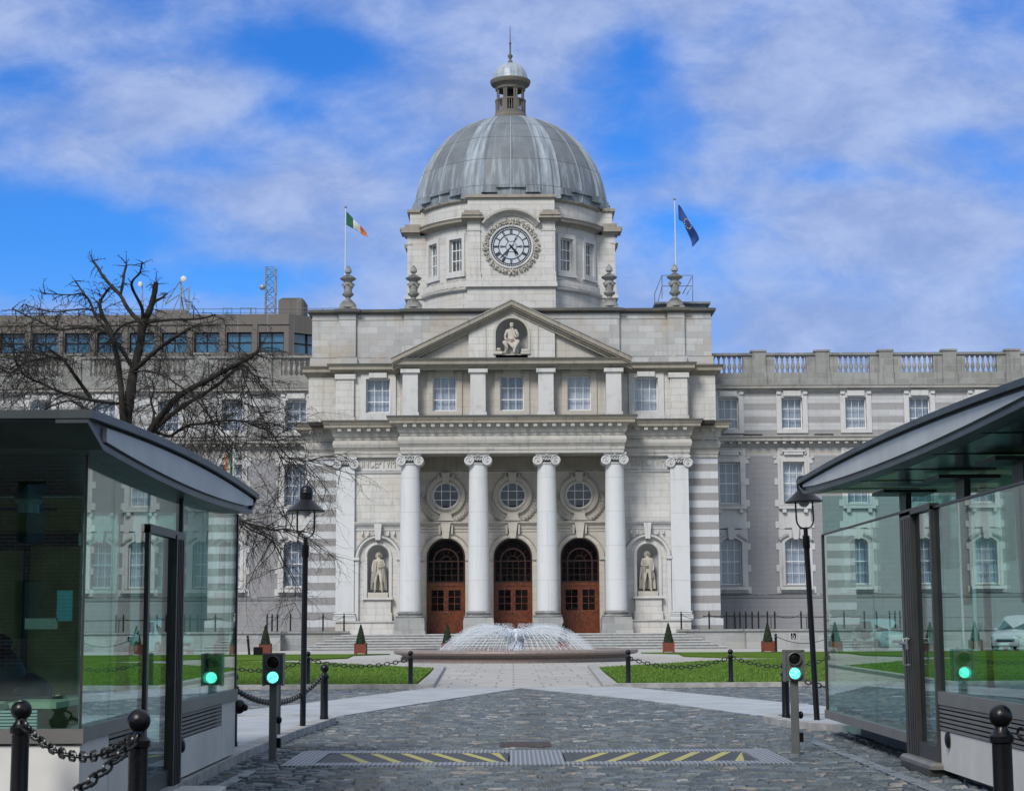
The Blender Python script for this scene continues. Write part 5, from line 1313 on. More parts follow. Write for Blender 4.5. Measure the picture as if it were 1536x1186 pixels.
pl=[(398,980.5,'clipped cone bush in timber box beside the black box, left of the lamp post'),(541,980.5,'clipped cone bush in timber box at the left end of the steps'),(671,981,'clipped cone bush partly hidden behind the left of the fountain'),
 (845,981,'clipped cone bush peeping out behind the right of the fountain water'),(1003,979,'clipped cone bush in timber box at the right end of the steps'),(1152,977.5,'clipped cone bush in timber box by the terrace access sign'),
 (180,983,'leftmost clipped cone bush, seen through the left kiosk glass'),(331,981,'clipped cone bush in timber box seen through the far end of the left kiosk'),(1384,981,'clipped cone bush in timber box seen through the right kiosk doorway')]
p0=planter(pl[0][2]); 
for i,(px,py,l) in enumerate(pl):
    x,_=gnd(px,py); xx=x*97.7/gnd(px,py)[1]; loc=(xx,97.7,.06)
    if i==0: p0.location=loc
    else: dup(p0,loc,random.Random(i).uniform(-.1,.1),l)
x,y=(gnd(389,981)[0]*97.7/gnd(389,981)[1],97.6); m=MB().bbox(x-.28,x+.2,y-.3,y+.1,.05,.5,.03); tag(m.build('junction_box','black paint'),'small black box on the grass left of a timber planter','box')
# plants behind kiosks: spiky leaves in a pot, right
def spiky(x,y,label):
    t=thing('spiky_plant',(x,y,0),label,'plant'); r=random.Random(4); m=MB()
    for i in range(46):
        a=r.random()*2*PI; e=r.uniform(.3,1.35); L=r.uniform(.9,1.5); d=Vector((math.cos(a)*math.cos(e),math.sin(a)*math.cos(e),math.sin(e)))
        p=Vector((x,y,.75)); pts=[p,p+d*L*.5,p+d*L+Vector((0,0,-.25*L*math.cos(e)))]; m.tube(pts,[.05,.045,.006],4,flat=.25)
    m.build('leaves','topiary leaf',t); MB().lathe([(.35,.0),(.42,.5),(.5,.7),(.4,.72)],x,y,16).build('pot','brown granite',t,smooth=True)
xs_,_=at(1297,960,92); spiky(xs_,92,'spiky leaved plant in a pot seen through right kiosk glass')

# ---------------------------------------------------------------- bollards and chains
def bollard(h,rad,head,name='bollard',label='',group=None,mat='black paint'):
    t=thing(name,(0,0,0),label,'bollard',group); m=MB(); sh=h-head*2
    m.lathe([(rad*1.12,0),(rad*1.12,.05),(rad,.07),(rad*.95,sh-.10),(rad*1.15,sh-.09),(rad*1.18,sh-.05),(rad*.9,sh-.03),(rad*.62,sh),(rad*.6,sh+.02),(rad*.8,sh+.03)],0,0,20); m.build('post',mat,t,smooth=True,angle=35)
    m=MB(); m.ball((0,0,h-head),head,n=18,m=12); m.build('head',mat,t,smooth=True)
    return t
SB=bollard(.93,.066,.072,label='black bollard on the kerb island beside the left lamp post',group='black bollards along the lawns'); 
GL='black bollards along the lawns'
def place(px,y_or_d,label,zb=0,x=None):
    return None
X_=lambda px,d:at(px,1000,d)[0]
SB.location=(-3.17,29.6,.118)
B2=dup(SB,(-3.72,23.4,.118),0,'black bollard at the back corner of the left kiosk',GL,1.05)
B3=dup(SB,(4.54,29.5,.118),0,'black bollard beside the right lamp post, left of it',GL)
B4=dup(SB,(6.5,28.6,.118),0,'black bollard just behind the corner of the right kiosk glass',GL)
lawnb=[(-8.45,'black lawn bollard hidden partly by branches left of the lamp post'),(-5.66,'black lawn bollard standing right behind the left lamp post'),(-2.83,'black lawn bollard at the left of the flagstone walk'),(3.16,'black lawn bollard at the right of the flagstone walk'),(5.98,'second black lawn bollard to the right of the flagstone walk'),(8.8,'black lawn bollard seen through the right kiosk glass')]
LB=[dup(SB,(x,48.55,.02),0,l,GL,1.03) for x,l in lawnb]
def chain(p,q,sag,label,link=.11,thick=.011,wid=.032,mat='black iron'):
    p=Vector(p);q=Vector(q); L=(q-p).length; Lt=L*(1+2.67*(sag/L)**2); n=max(4,int(Lt/(link*.74))); m=MB(); pts=[]
    for i in range(n+1):
        t=i/n; c=p.lerp(q,t); c.z-=4*sag*t*(1-t); pts.append(c)
    # even out along arc length
    for i in range(n):
        a,b=pts[i],pts[i+1]; d=(b-a).normalized(); c=(a+b)/2; side=d.cross(Vector((0,0,1))).normalized(); up=side.cross(d)
        w=side if i%2 else up; hl=link/2-wid*.6; loop=[]
        for k in range(10):
            an=2*PI*k/10; loop.append(c+d*(math.copysign(hl*.55,math.cos(an))+math.cos(an)*wid*.9)+w*(math.sin(an)*wid))
        loop.append(loop[0]); m.tube(loop,thick,5,cap=False)
    o=m.build('chain',mat,smooth=True); tag(o,label,'chain','black chains slung between bollards'); return o
hz=.76
def bt(x,y,zb=0,h=hz): return (x,y,zb+h)
chain(bt(-8.45,48.5),bt(-5.66,48.5),.30,'black chain at the far left edge of the left lawn',.16,.014,.045)
chain(bt(-5.66,48.5),bt(-2.83,48.5),.20,'black chain sagging before the left lawn, right of the lamp',.16,.014,.045)
chain(bt(3.16,48.5),bt(5.98,48.5),.27,'black chain sagging before the right lawn next to the walk',.16,.014,.045)
chain(bt(5.98,48.5),bt(8.8,48.5),.27,'black chain before the right lawn behind the traffic light',.16,.014,.045)
chain(bt(-3.17,29.6,.118),bt(-3.72,23.4,.118),.32,'black chain hanging behind the left traffic light and lamp',.12,.012,.035)
chain(bt(4.54,29.5,.118),bt(6.5,28.6,.118),.28,'black chain between lamp post and right kiosk corner',.12,.012,.035)
NB=bollard(1.15,.068,.078,label='big black bollard before the left kiosk, leftmost in the foreground',group='big black foreground bollards')
NB.location=(at(31,1100,13.35)[0],13.35,0)
n2=dup(NB,(at(208,1100,11.8)[0],11.8,0),0,'big black bollard in front of the left kiosk door panel',None)
n3=dup(NB,(at(1502,1100,11.8)[0],11.8,0),0,'big black bollard in front of the right kiosk',None)
chain((-3.70,13.3,.99),(-2.52,11.85,.98),.20,'heavy black chain slung between the two left foreground bollards',.115,.0105,.033)
chain((-2.48,11.75,.98),(-3.05,10.2,.5),.10,'heavy black chain dropping from the left foreground bollard toward the corner',.115,.0105,.033)
chain((3.36,11.8,.98),(4.1,10.6,.5),.10,'heavy black chain hanging off the right foreground bollard',.115,.0105,.033)
# terrace bollards (row of plain posts with fine chains)
TB=bollard(1.18,.055,.055,label='slim black bollard at the right end of the left terrace, nearest the portico',group='slim bollards on the terraces')
GT='slim bollards on the terraces'
tl=[516,484.5,454,435.7,416,408,400.5]; trp=[1022,1064,1090,1102,1110,1119,1128.5,1138,1151.5,1162.5,1202,1213]
yT=117.45
pos=[]
words=['first','second','third','fourth','fifth','sixth','seventh','eighth','ninth','tenth','eleventh','twelfth']
for i,px in enumerate(tl):
    x=at(px,940,yT)[0]; yy=yT if i<5 else yT-.0; pos.append((x,yy))
    if i==0: TB.location=(x,yy,1.27)
    else: dup(TB,(x,yy,1.27),0,words[i]+' slim black bollard leftwards along the left terrace from the portico')
posr=[]
for i,px in enumerate(trp):
    x=at(px,940,yT)[0]; posr.append((x,yT)); dup(TB,(x,yT,1.27),0,words[i]+' slim black bollard rightwards along the right terrace from the portico')
for k,(A,sd_) in enumerate(((pos,'left'),(posr,'right'))):
    for i in range(len(A)-1):
        if abs(A[i][0]-A[i+1][0])<.3: continue
        m=MB(); p,q=Vector((A[i][0],A[i][1]-.02,2.25)),Vector((A[i+1][0],A[i+1][1]-.02,2.25)); pts=[]
        sg=.28*min(1,abs(A[i][0]-A[i+1][0])/1.6)
        for j in range(13): t=j/12; c=p.lerp(q,t); c.z-=4*sg*t*(1-t); pts.append(c)
        m.tube(pts,.016,5); tag(m.build('chain','black iron',smooth=True),f'fine chain after the {words[i]} slim bollard on the {sd_} terrace','chain','fine chains on the terraces')
rl=thing('terrace_handrail',(22,118.5,1.2),'black horizontal handrail along the right terrace behind the bollards','handrail'); m=MB()
xa,xb=at(1103,920,118.6)[0],32; m.tube([(xa-2.2,118.6,2.15),(xa,118.6,2.1),(xb,118.6,1.95)],.03,5)
for i in range(6): x=xa+i*2.4; m.tube([(x,118.6,1.1),(x,118.6,2.08)],.025,5)
m.build('rail','black paint',rl)
lp=dup(SB,(at(374,975,103)[0],103,0),0,'thin leaning black bollard in front of the left terrace wall',None); lp.rotation_euler=(0,R(-6),0); lp.scale=(1.1,1.1,1.2)
rp_=dup(SB,(at(1164,975,100)[0],100,0),0,'black bollard on the far lawn right of the rightmost clear planter',None,1.15)
rp2=dup(SB,(at(1250,975,102)[0],102,0),0,'black bollard on the far lawn seen through the right kiosk edge',None,1.15)
m=MB(); p,q=Vector((at(1164,975,100)[0],100,.92)),Vector((at(1250,975,102)[0],102,.92)); m.tube([p.lerp(q,j/12)-Vector((0,0,4*.42*(j/12)*(1-j/12))) for j in range(13)],.02,5); tag(m.build('chain','black iron',smooth=True),'chain sagging before the terrace wall below the access sign','chain')
m=MB(); m.lathe([(.05,0),(.05,1.05),(.045,1.06)],-3.42,25.6,14); b=m.build('marker_post','zinc roof',smooth=True); b.location.z=.11; tag(b,'thin grey green marker post beside the left lamp post','post')

# ---------------------------------------------------------------- lamp posts
def lamp(label):
    t=thing('street_lamp',(0,0,0),label,'street lamp','black street lamps'); m=MB()
    m.lathe([(.058,0),(.052,.02),(.05,2.95),(.05,2.98),(.064,3.0),(.064,3.2),(.04,3.22),(.04,3.34)],0,0,16); m.build('post','black paint',t,smooth=True,angle=35)
    m=MB(); pts=[(-.205,0,3.86),(-.205,0,3.5),(-.19,0,3.43),(-.14,0,3.37),(-.08,0,3.345),(.08,0,3.345),(.14,0,3.37),(.19,0,3.43),(.205,0,3.5),(.205,0,3.86)]; m.tube([(p[0]*.74,p[1],p[2]) for p in pts],.016,8); m.build('yoke','black paint',t,smooth=True)
    m=MB(); m.lathe([(.43,3.80),(.435,3.815),(.30,3.90),(.16,4.0),(.145,4.02),(.15,4.1),(.15,4.17),(.155,4.2),(.15,4.21),(.15,4.26),(.13,4.33),(.08,4.38),(.01,4.4)],0,0,32)
    m.lathe([(.425,3.795),(.29,3.885),(.15,3.985)],0,0,32); m.v=[(x*.77,y*.77,z if z<4 else 4+(z-4)*.70) for x,y,z in m.v]; m.build('shade','black paint',t,smooth=True,angle=40)
    m=MB(); m.ball((0,0,3.83),.105,.105,.12,18,12); m.build('globe','lamp globe',t,smooth=True); return t
l0=lamp('tall black street lamp by the bare tree on the left kerb island'); l0.location=(-3.30,27.7,.118); l0.scale=(.9,.9,.885)
l1=dup(l0,(4.95,28.9,.118),0,'tall black street lamp rising before the right wing beside the kiosk roof'); l1.scale=(.93,.93,.935); l1.rotation_euler=(0,R(-1.9),0); l0.rotation_euler=(0,R(.3),0)

# ---------------------------------------------------------------- traffic signals
def signal(label):
    t=thing('traffic_signal',(0,0,0),label,'traffic light'); m=MB(); m.bbox(-.047,.047,-.047,.047,0,1.0,.006); m.build('post','signal grey',t)
    m=MB(); m.box(-.115,.115,-.08,.09,.955,1.33); m.box(-.13,-.112,-.1,.1,.945,1.34); m.box(.112,.13,-.1,.1,.945,1.34); m.box(-.13,.13,-.095,.1,1.335,1.35); h=m.build('housing','signal grey',t)
    m=MB()
    for z in (1.05,1.235):
        q=MB().lathe([(.085,0),(.085,.075),(.078,.08),(.078,.01)],0,0,24); m.add([(x,-.08-zz*.6,z+y) for x,y,zz in q.v],q.f)
    m.build('lens_hood','signal grey',h,smooth=True)
    m=MB(); m.ball((0,-.082,1.235),.074,.02,.074,20,8); m.build('dark_lens','black paint',h,smooth=True)
    m=MB(); m.ball((0,-.086,1.05),.070,.02,.070,20,8); m.build('green_lens','green light',h,smooth=True)
    m=MB(); m.bbox(.045,.10,-.03,.04,.18,.30,.008); m.ball((.075,0,.52),.035,.04,.05); m.build('control_box','black paint',t); return t
s0=signal('low grey traffic signal showing green beside the left kerb'); s0.location=(at(410,1060,22.2)[0],22.2,0)
s1=dup(s0,(at(1192,1060,22.75)[0],22.75,0),0,'low grey traffic signal showing green beside the right kiosk'); s1.scale=(-1,1,1) if 0 else (1,1,1)

# ---------------------------------------------------------------- parked cars behind the lawns
def car(name,label,paint,L=4.3,Wd=1.78,H=1.5):
    t=thing(name,(0,0,0),label,'car'); hw=Wd/2
    # stations along the length (front at -y): y, half width, sill z, shoulder z, roof z, roof half width
    st_=[(-L/2,.62,.35,.62,.66,.55),(-L/2+.12,.78,.24,.72,.78,.68),(-L/2+.55,.86,.2,.84,.90,.76),(-L/2+1.15,.89,.2,.92,1.0,.80),(-L/2+1.85,.89,.2,.95,H-.06,.64),(-.1,.89,.2,.96,H,.62),(L/2-1.1,.89,.2,.96,H-.03,.62),(L/2-.5,.87,.22,.95,H-.32,.64),(L/2-.1,.82,.25,.92,.98,.72),(L/2,.74,.35,.8,.84,.66)]
    vs=[];fs=[]; 
    for (y,w,z0,zs,zr,wr) in st_:
        w=w*hw/.89; wr=wr*hw/.89
        vs+=[(-w*.93,y,z0),(-w,y,(z0+zs)/2),(-w*.97,y,zs),(-wr,y,zr-.02),(0,y,zr+.03),(wr,y,zr-.02),(w*.97,y,zs),(w,y,(z0+zs)/2),(w*.93,y,z0)]
    n=9
    for i in range(len(st_)-1):
        for k in range(n-1): fs.append((i*n+k,i*n+k+1,(i+1)*n+k+1,(i+1)*n+k))
        fs.append((i*n+n-1,i*n,(i+1)*n,(i+1)*n+n-1))
    fs+=[tuple(range(n-1,-1,-1)),tuple((len(st_)-1)*n+k for k in range(n))]
    b=MB().add(vs,fs).build('body',paint,t,smooth=True,angle=50)
    s=hw/.89
    MB().add([(-.76*s,-L/2+1.12,1.01),(.76*s,-L/2+1.12,1.01),(.60*s,-L/2+1.84,H-.10),(-.60*s,-L/2+1.84,H-.10)],[(0,1,2,3)]).build('windscreen','car glass',b)
    for q in (-1,1):
        MB().add([(q*.885*s,-L/2+1.4,1.0),(q*.885*s,L/2-.75,1.0),(q*.67*s,L/2-1.05,H-.1),(q*.67*s,-L/2+1.95,H-.1)],[(0,1,2,3)]).build('side_window','car glass',b)
        m=MB(); m.ball((q*.62*s,-L/2+.1,.66),.17,.1,.09); m.build('headlight','headlamp glass',b,smooth=True)
        m=MB(); m.ball((q*1.0*s,-L/2+1.45,1.02),.1,.07,.07); m.build('mirror',paint,b,smooth=True)
        for yy in (-L/2+.85,L/2-.85):
            m=MB().lathe([(.2,-.1),(.32,-.1),(.32,.1),(.2,.1)],0,0,24); w=MB().add([(q*.82*s+z,yy+y,.32+x) for x,y,z in m.v],m.f).build('wheel','tyre',t,smooth=True,angle=40)
            m=MB().lathe([(.02,0),(.2,-.0),(.2,.02),(.02,.02)],0,0,16); MB().add([(q*.93*s+z,yy+y,.32+x) for x,y,z in m.v],m.f).build('rim','galvanised',w)
    m=MB(); m.box(-.45,.45,-L/2-.02,-L/2+.1,.42,.56); m.build('grille','dark gap',b); m=MB(); m.box(-.26,.26,-L/2-.035,-L/2,.3,.41); m.build('number_plate','white paint',b); return t
c1=car('parked_car','white parked car facing the camera seen through right kiosk glass','white car paint',H=1.62); c1.location=(at(1322,960,105)[0],105,0); c1.rotation_euler=(0,0,R(14)); c1.scale=(1.15,1.15,1.15)
c2=car('parked_car','silver parked car with dark windscreen at the far right behind kiosk glass','silver car paint'); c2.location=(at(1492,960,103)[0],103,0); c2.rotation_euler=(0,0,R(-4)); c2.scale=(1.12,1.12,1.12)
c3=car('parked_car','white parked car seen through the left kiosk doorway','white car paint',H=1.7); c3.location=(at(246,960,105)[0],105,0); c3.rotation_euler=(0,0,R(35)); c3.scale=(1.2,1.2,1.2)

# ---------------------------------------------------------------- glass security kiosks
def roofpiece(t,prof_top,prof_bot,x0,x1,sgn,lipw=.08):
    """arched lens-shaped roof: profile in YZ, fascia facing the drive (sgn=+1 faces +X)"""
    poly=prof_bot+prof_top[::-1]
    MB().prism(poly,x0,x1,'X').build('roof','zinc roof',t)
    xf=x1 if sgn>0 else x0; a,b=sorted((xf,xf+sgn*.07)); e=(x0-.004,xf+lipw) if sgn>0 else (xf-lipw,x1+.004)
    m=MB()
    pt=list(prof_top); pt[0]=(pt[0][0]-.03,pt[0][1]); pt[-1]=(pt[-1][0]+.03,pt[-1][1]); m.prism([(p[0],p[1]-.035) for p in pt]+[(p[0],p[1]+.03) for p in pt][::-1],e[0],e[1],'X')
    m.build('roof_edge','zinc roof',t)
    m=MB(); e2=sorted((xf-sgn*.2,xf+sgn*.045))
    pt=list(prof_bot); pt[0]=(pt[0][0]-.02,pt[0][1]); pt[-1]=(pt[-1][0]+.02,pt[-1][1]); m.prism([(p[0],p[1]-.015) for p in pt]+[(p[0],p[1]+.03) for p in pt][::-1],e2[0],e2[1],'X')
    m.build('lower_flange','zinc roof',t)
def lens(y0,y1,zfun,n=14): return [(y0+(y1-y0)*i/n,zfun((y0+(y1-y0)*i/n))) for i in range(n+1)]
def lerpf(pts):
    def f(y):
        for (a,za),(b,zb) in zip(pts[:-1],pts[1:]):
            if y<=b or (b,zb)==pts[-1]:
                t=(y-a)/(b-a); return za+(zb-za)*t
    # smooth through quadratic fit over three points
    (x0,z0),(x1,z1),(x2,z2)=pts[0],pts[len(pts)//2],pts[-1]
    def g(y): return z0*(y-x1)*(y-x2)/((x0-x1)*(x0-x2))+z1*(y-x0)*(y-x2)/((x1-x0)*(x1-x2))+z2*(y-x0)*(y-x1)/((x2-x0)*(x2-x1))
    return g
def louvre(m,x0,x1,y0,y1,z0,z1,n,facing):
    for i in range(n):
        z=z0+(z1-z0)*(i+.5)/n; h=(z1-z0)/n*.32
        if facing=='y': m.box(x0,x1,y0,y0+.03,z-h,z+h)
        else: m.box(min(x0,x0+facing*.03),max(x0,x0+facing*.03),y0,y1,z-h,z+h)
# left kiosk ---------------------------------------------------
KX=-3.4; Y0,Y1=13.9,21.6
lk_=thing('security_kiosk',(KX,Y0,0),'glass security kiosk with arched zinc roof on the left of the drive','kiosk')
tt=lerpf([(13.1,3.29),(17.3,3.375),(21.75,3.295)]); tb=lerpf([(13.6,3.08),(16.9,3.005),(21.35,3.07)])
roofpiece(lk_,lens(13.1,21.8,tt),[(13.1,3.235)]+lens(13.6,21.4,tb)+[(21.8,3.24)],-9.6,-3.25,1)
# pale inset fascia panel
top_=[(y,tt(y)-.06) for y,_ in lens(13.75,21.6,tt)]; bot_=[(y,tb(y)+.07) for y,_ in lens(13.75,21.6,tb)]; bot_[-1]=(21.6,3.17); 
MB().prism(bot_+top_[::-1],-3.25,-3.215,'X').build('fascia_panel','zinc panel',lk_)
MB().box(-9.5,KX-.06,Y0+.1,Y1-.1,0,.16).build('plinth','kiosk plinth',lk_)
MB().box(-9.5,KX-.002,Y0,Y0+.05,.16,.77).build('base_panel','kiosk panel',lk_)
for a,b,z1_ in ((Y0+.052,14.88,.80),(20.62,Y1,.80),(14.9,16.22,.55),(17.95,20.6,.545)): MB().box(KX-.05,KX,a,b,.16,z1_).build('base_panel','kiosk panel',lk_)
m=MB(); louvre(m,KX-.03,0,14.9,16.22,.56,.80,5,1); louvre(m,KX-.03,0,17.95,20.6,.555,.80,6,1); m.build('louvre','sill metal',lk_)
MB().box(KX-.10,KX-.05,14.9,16.22,.3,.8).box(KX-.10,KX-.05,17.95,20.6,.3,.8).build('louvre_recess','dark gap',lk_)
m=MB(); m.box(-9.5,KX+.03,Y0-.03,Y0+.1,.79,.90); m.box(KX-.1,KX+.03,Y0+.1,16.25,.805,.915); m.box(KX-.1,KX+.03,17.92,Y1,.805,.93); m.build('sill','sill metal',lk_)
MB().ball((KX+.01,18.15,.48),.03,.07,.07).build('vent_cap','black paint',lk_,smooth=True)
def pane_y(t,y,x0,x1,z0,z1,th=.015): return MB().box(x0,x1,y,y+th,z0,z1).build('glass_pane','kiosk glass',t)
def pane_x(t,x,y0,y1,z0,zf,th=.015,zf2=None):
    za,zb=(zf,zf2 if zf2 is not None else zf); return MB().prism([(y0,z0),(y1,z0),(y1,zb),(y0,za)],x,x+th,'X').build('glass_pane','kiosk glass',t)
for a,b in ((-9.5,-7.0),(-6.99,KX)): pane_y(lk_,Y0,a,b,.90,3.07)
for a,b,z in ((Y0+.02,14.88,.915),(14.89,16.25,.915),(16.33,17.90,2.62),(17.95,19.2,.93),(19.21,20.68,.93),(20.69,21.58,.93)): pane_x(lk_,KX-.015,a,b,z,tb(a),.015,tb(b))
pane_y(lk_,Y1,-9.5,KX,.93,tb(Y1))
m=MB(); m.box(KX-.012,KX+.006,Y0-.006,Y0+.012,.90,3.07); m.box(KX-.06,KX+.02,16.25,16.33,.02,2.62); m.box(KX-.10,KX+.04,17.5,17.93,.02,2.60); m.box(KX-.05,KX+.02,17.88,17.94,2.60,3.0)
m.box(KX-.06,KX+.03,16.25,17.94,2.56,2.64); m.box(KX-.05,KX+.0,16.33,17.5,.10,.30); m.box(KX-.03,KX+.01,Y1-.04,Y1+.02,.93,3.06)
for y in (17.58,17.66,17.74,17.82): m.box(KX+.04,KX+.048,y,y+.012,.05,2.56)
m.build('door_frame','frame metal',lk_)
dl=MB().box(KX-.02,KX-.005,16.34,17.49,.30,2.55).build('door','kiosk glass',lk_)
MB().bbox(KX-.1,KX+.5,16.35,17.95,.0,.10,.02).build('doorstep','kiosk panel',lk_)
MB().box(-9.4,KX-.11,Y0+.12,Y1-.1,.16,.3).build('floor','dark gap',lk_)
# interior
m=MB(); m.box(-9.4,-4.35,17.6,17.7,.3,2.99); m.box(-9.4,-9.3,Y0+.2,17.6,.3,2.98); m.build('partition','olive wood',lk_)
m=MB(); m.box(-4.9,-4.86,17.52,17.6,.3,2.5); m.box(-5.85,-5.81,17.52,17.6,.3,2.5); m.box(-5.85,-4.86,17.52,17.6,2.46,2.5); m.box(-9.3,-4.35,17.5,17.6,2.5,2.62); m.box(-8.9,-4.6,17.53,17.6,2.85,2.87)
m.build('partition_trim','cream top' if 0 else 'soffit',lk_)
m=MB(); m.box(-9.3,-4.15,Y0+.35,Y0+.9,1.03,1.08); m.box(-4.2,-3.75,Y0+.6,16.1,1.03,1.08); m.build('desk','cream top',lk_)
m=MB(); louvre(m,-9.3,-3.8,Y0+.2,0,.86,1.04,7,'y'); m.box(-5.7,-5.66,Y0+.19,Y0+.24,.86,1.05); m.build('radiator','kiosk panel',lk_)
MB().box(-9.3,-3.85,Y0+.28,Y0+.34,.3,1.0).build('radiator_back','dark gap',lk_)
m=MB(); m.ball((-4.75,15.7,1.25),.42,.3,.33,14,9); m.ball((-4.4,15.8,1.1),.28,.25,.2); m.ball((-4.6,15.7,1.55),.14,.12,.09); m.build('office_chair','black paint',lk_,smooth=True)
c=MB(); c.lathe([(.1,2.72),(.1,2.80),(.14,2.84),(.02,2.98)],-4.42,15.9,14); c.build('ceiling_lamp','lamp globe',lk_,smooth=True)
for (px,py,w,h,mt_,nm) in ((97,908,.062,.24,'teal paper','notice'),(62,935,.13,.085,'paper','notice')):
    x,z=at(px,py,Y0+.02); MB().box(x-w,x+w*.0+ (0 if 0 else .0)+w*.0+w,Y0+.018,Y0+.02,z-h/2,z+h/2).build(nm,mt_,lk_)
MB().box(-4.6,-3.9,15.2,15.3,1.08,1.1).build('keyboard','frame metal',lk_)
m=MB(); m.ball((KX+.02,21.72,.71),.09,.09,.09,16,12); m.tube([(KX-.03,21.6,.71),(KX+.02,21.72,.71)],.03,8); m.ball((KX+.11,21.68,.70),.035,.035,.045); m.build('camera_dome','black paint',lk_,smooth=True)

# right kiosk --------------------------------------------------
RX=4.7; R0,R1=12.6,26.5
rk=thing('security_kiosk',(RX,R0,0),'larger glass security kiosk under a sweeping zinc roof, right of the drive','kiosk')
tt2=lerpf([(15.1,3.77),(20.1,3.895),(26.5,3.88)]); tb2=lerpf([(15.2,3.575),(19.6,3.53),(26.8,3.67)])
roofpiece(rk,lens(11,27.2,tt2),[(11,3.66)]+lens(11.4,26.8,tb2)+[(27.2,3.80)],4.52,11,-1)
top_=[(y,tt2(y)-.07) for y,_ in lens(11.8,26.9,tt2)]; bot_=[(y,tb2(y)+.08) for y,_ in lens(11.8,26.9,tb2)]; bot_[-1]=(26.9,3.77)
MB().prism(bot_+top_[::-1],4.485,4.52,'X').build('fascia_panel','zinc panel',rk)
MB().prism([(y,tb2(y)-.012) for y,_ in lens(11.6,26.7,tb2)]+[(y,tb2(y)-.004) for y,_ in lens(11.6,26.7,tb2)][::-1],4.62,10.9,'X').build('soffit','soffit',rk)
m=MB()
for y in (13,15,17,19,21,23,25): m.box(4.6,5.85,y,y+.025,tb2(y)-.02,tb2(y)-.01)
m.build('soffit_joints','dark gap',rk)
# screen panes
for a,b in ((20.97,22.9),(22.91,26.5)): pane_x(rk,RX,a,b,.40,3.0)
for a,b in ((12.7,16.15),(16.16,19.42)): pane_x(rk,RX,a,b,.94,2.96)
m=MB(); m.box(RX-.04,RX+.1,20.97,R1+.02,.28,.40); m.box(RX-.04,RX+.1,R0,19.45,.80,.94); m.box(RX,9.5,R1-.08,R1+.02,.28,.40); m.build('sill','sill metal',rk)
m=MB(); louvre(m,RX,0,R0,19.44,.52,.80,6,-1); m.build('louvre','sill metal',rk); MB().box(RX+.05,RX+.1,R0,19.44,.4,.8).build('louvre_recess','dark gap',rk)
MB().box(RX-.02,RX+.04,R0,19.44,.10,.52).build('base_panel','kiosk panel',rk)
MB().box(5.12,9.6,R0,R1-.35,0,.39).build('plinth','kiosk plinth',rk)
MB().box(RX+.1,9.6,R0,19.4,.0,.12).box(RX+.12,9.6,R0,R1-.1,.39,.45).build('floor','frame metal',rk)
m=MB(); m.box(RX-.06,RX+.10,20.38,20.95,.10,2.98)
for y in (20.44,20.55,20.66,20.8): m.box(RX-.068,RX-.06,y,y+.02,.12,2.9)
m.box(RX-.05,RX+.05,19.43,19.5,.10,2.98); m.box(RX-.06,RX+.05,19.43,20.95,2.94,3.01); m.box(RX-.02,RX+.02,R1-.03,R1+.02,.4,3.0); m.box(RX-.02,RX+.02,R0,19.43,2.95,2.975); m.box(RX-.02,RX+.02,20.95,R1,3.0,3.02)
m.box(RX-.05,RX+.03,19.5,20.38,.12,.34); m.build('door_frame','frame metal',rk)
MB().box(RX-.005,RX+.01,19.5,20.38,.34,2.94).build('door','kiosk glass',rk)
m=MB(); m.tube([(RX-.09,20.62,1.38),(RX-.09,20.62,1.52)],.02,8); m.tube([(RX-.08,20.62,1.45),(RX-.17,20.62,1.45),(RX-.17,20.30,1.45)],.018,8); m.tube([(RX-.08,20.55,1.2),(RX-.15,20.55,1.2),(RX-.15,20.55,1.5),(RX-.08,20.55,1.5)],.014,8); m.build('door_handle','galvanised',rk,smooth=True)
m=MB(); m.bbox(RX-.16,RX+.3,19.35,20.9,.10,.17,.03); m.build('doorstep','sill metal',rk); MB().box(RX-.16,RX+.3,19.4,20.85,0,.10).build('doorstep_riser','frame metal',rk)
MB().ball((RX-.04,19.05,.44),.03,.07,.09).build('vent_cap','black paint',rk,smooth=True)
# inner clerestory glazing, steel brackets, far walls
for a,b in ((12.7,17.4),(17.42,22.2),(22.22,26.5)): pane_x(rk,5.86,a,b,2.4,tb2(a)-.02,.015,tb2(b)-.02)
for y in (24.8,21.6,19.1,16.2):
    m=MB(); z=tb2(y)-.02; m.prism([(y-.07,1.9),(y+.07,1.9),(y+.22,z-.09),(y-.22,z-.09)],5.55,5.63,'X'); m.box(5.2,5.95,y-.4,y+.4,z-.09,z-.045); m.build('roof_bracket','frame metal',rk)
pane_y(rk,R1-.02,RX,9.5,.40,3.6); 
for a,b in ((12.7,17.4),(17.42,22.2),(22.22,26.4)): pane_x(rk,9.5,a,b,.42,3.5)
m=MB(); 
for y in (13,17.4,22.2,26.4): m.box(9.48,9.54,y-.04,y+.04,.4,3.6)
m.box(7.1,7.2,R1-.06,R1,.4,3.6); m.build('mullion','frame metal',rk)
m=MB(); m.box(7.4,8.2,13.2,17.5,.45,1.15); m.box(6.4,8.3,13.0,13.6,.45,1.15); m.build('desk','cream top',rk)
m=MB(); louvre(m,5.0,9.4,14.2,0,.5,.95,9,'y'); m.build('radiator','sill metal',rk)
m=MB(); 
for i in range(8): z=.98+.02*i; m.box(RX+.1+.09*i,RX+.12+.09*i,13,19.3,.96,.975)
m.build('inner_grille','frame metal',rk)

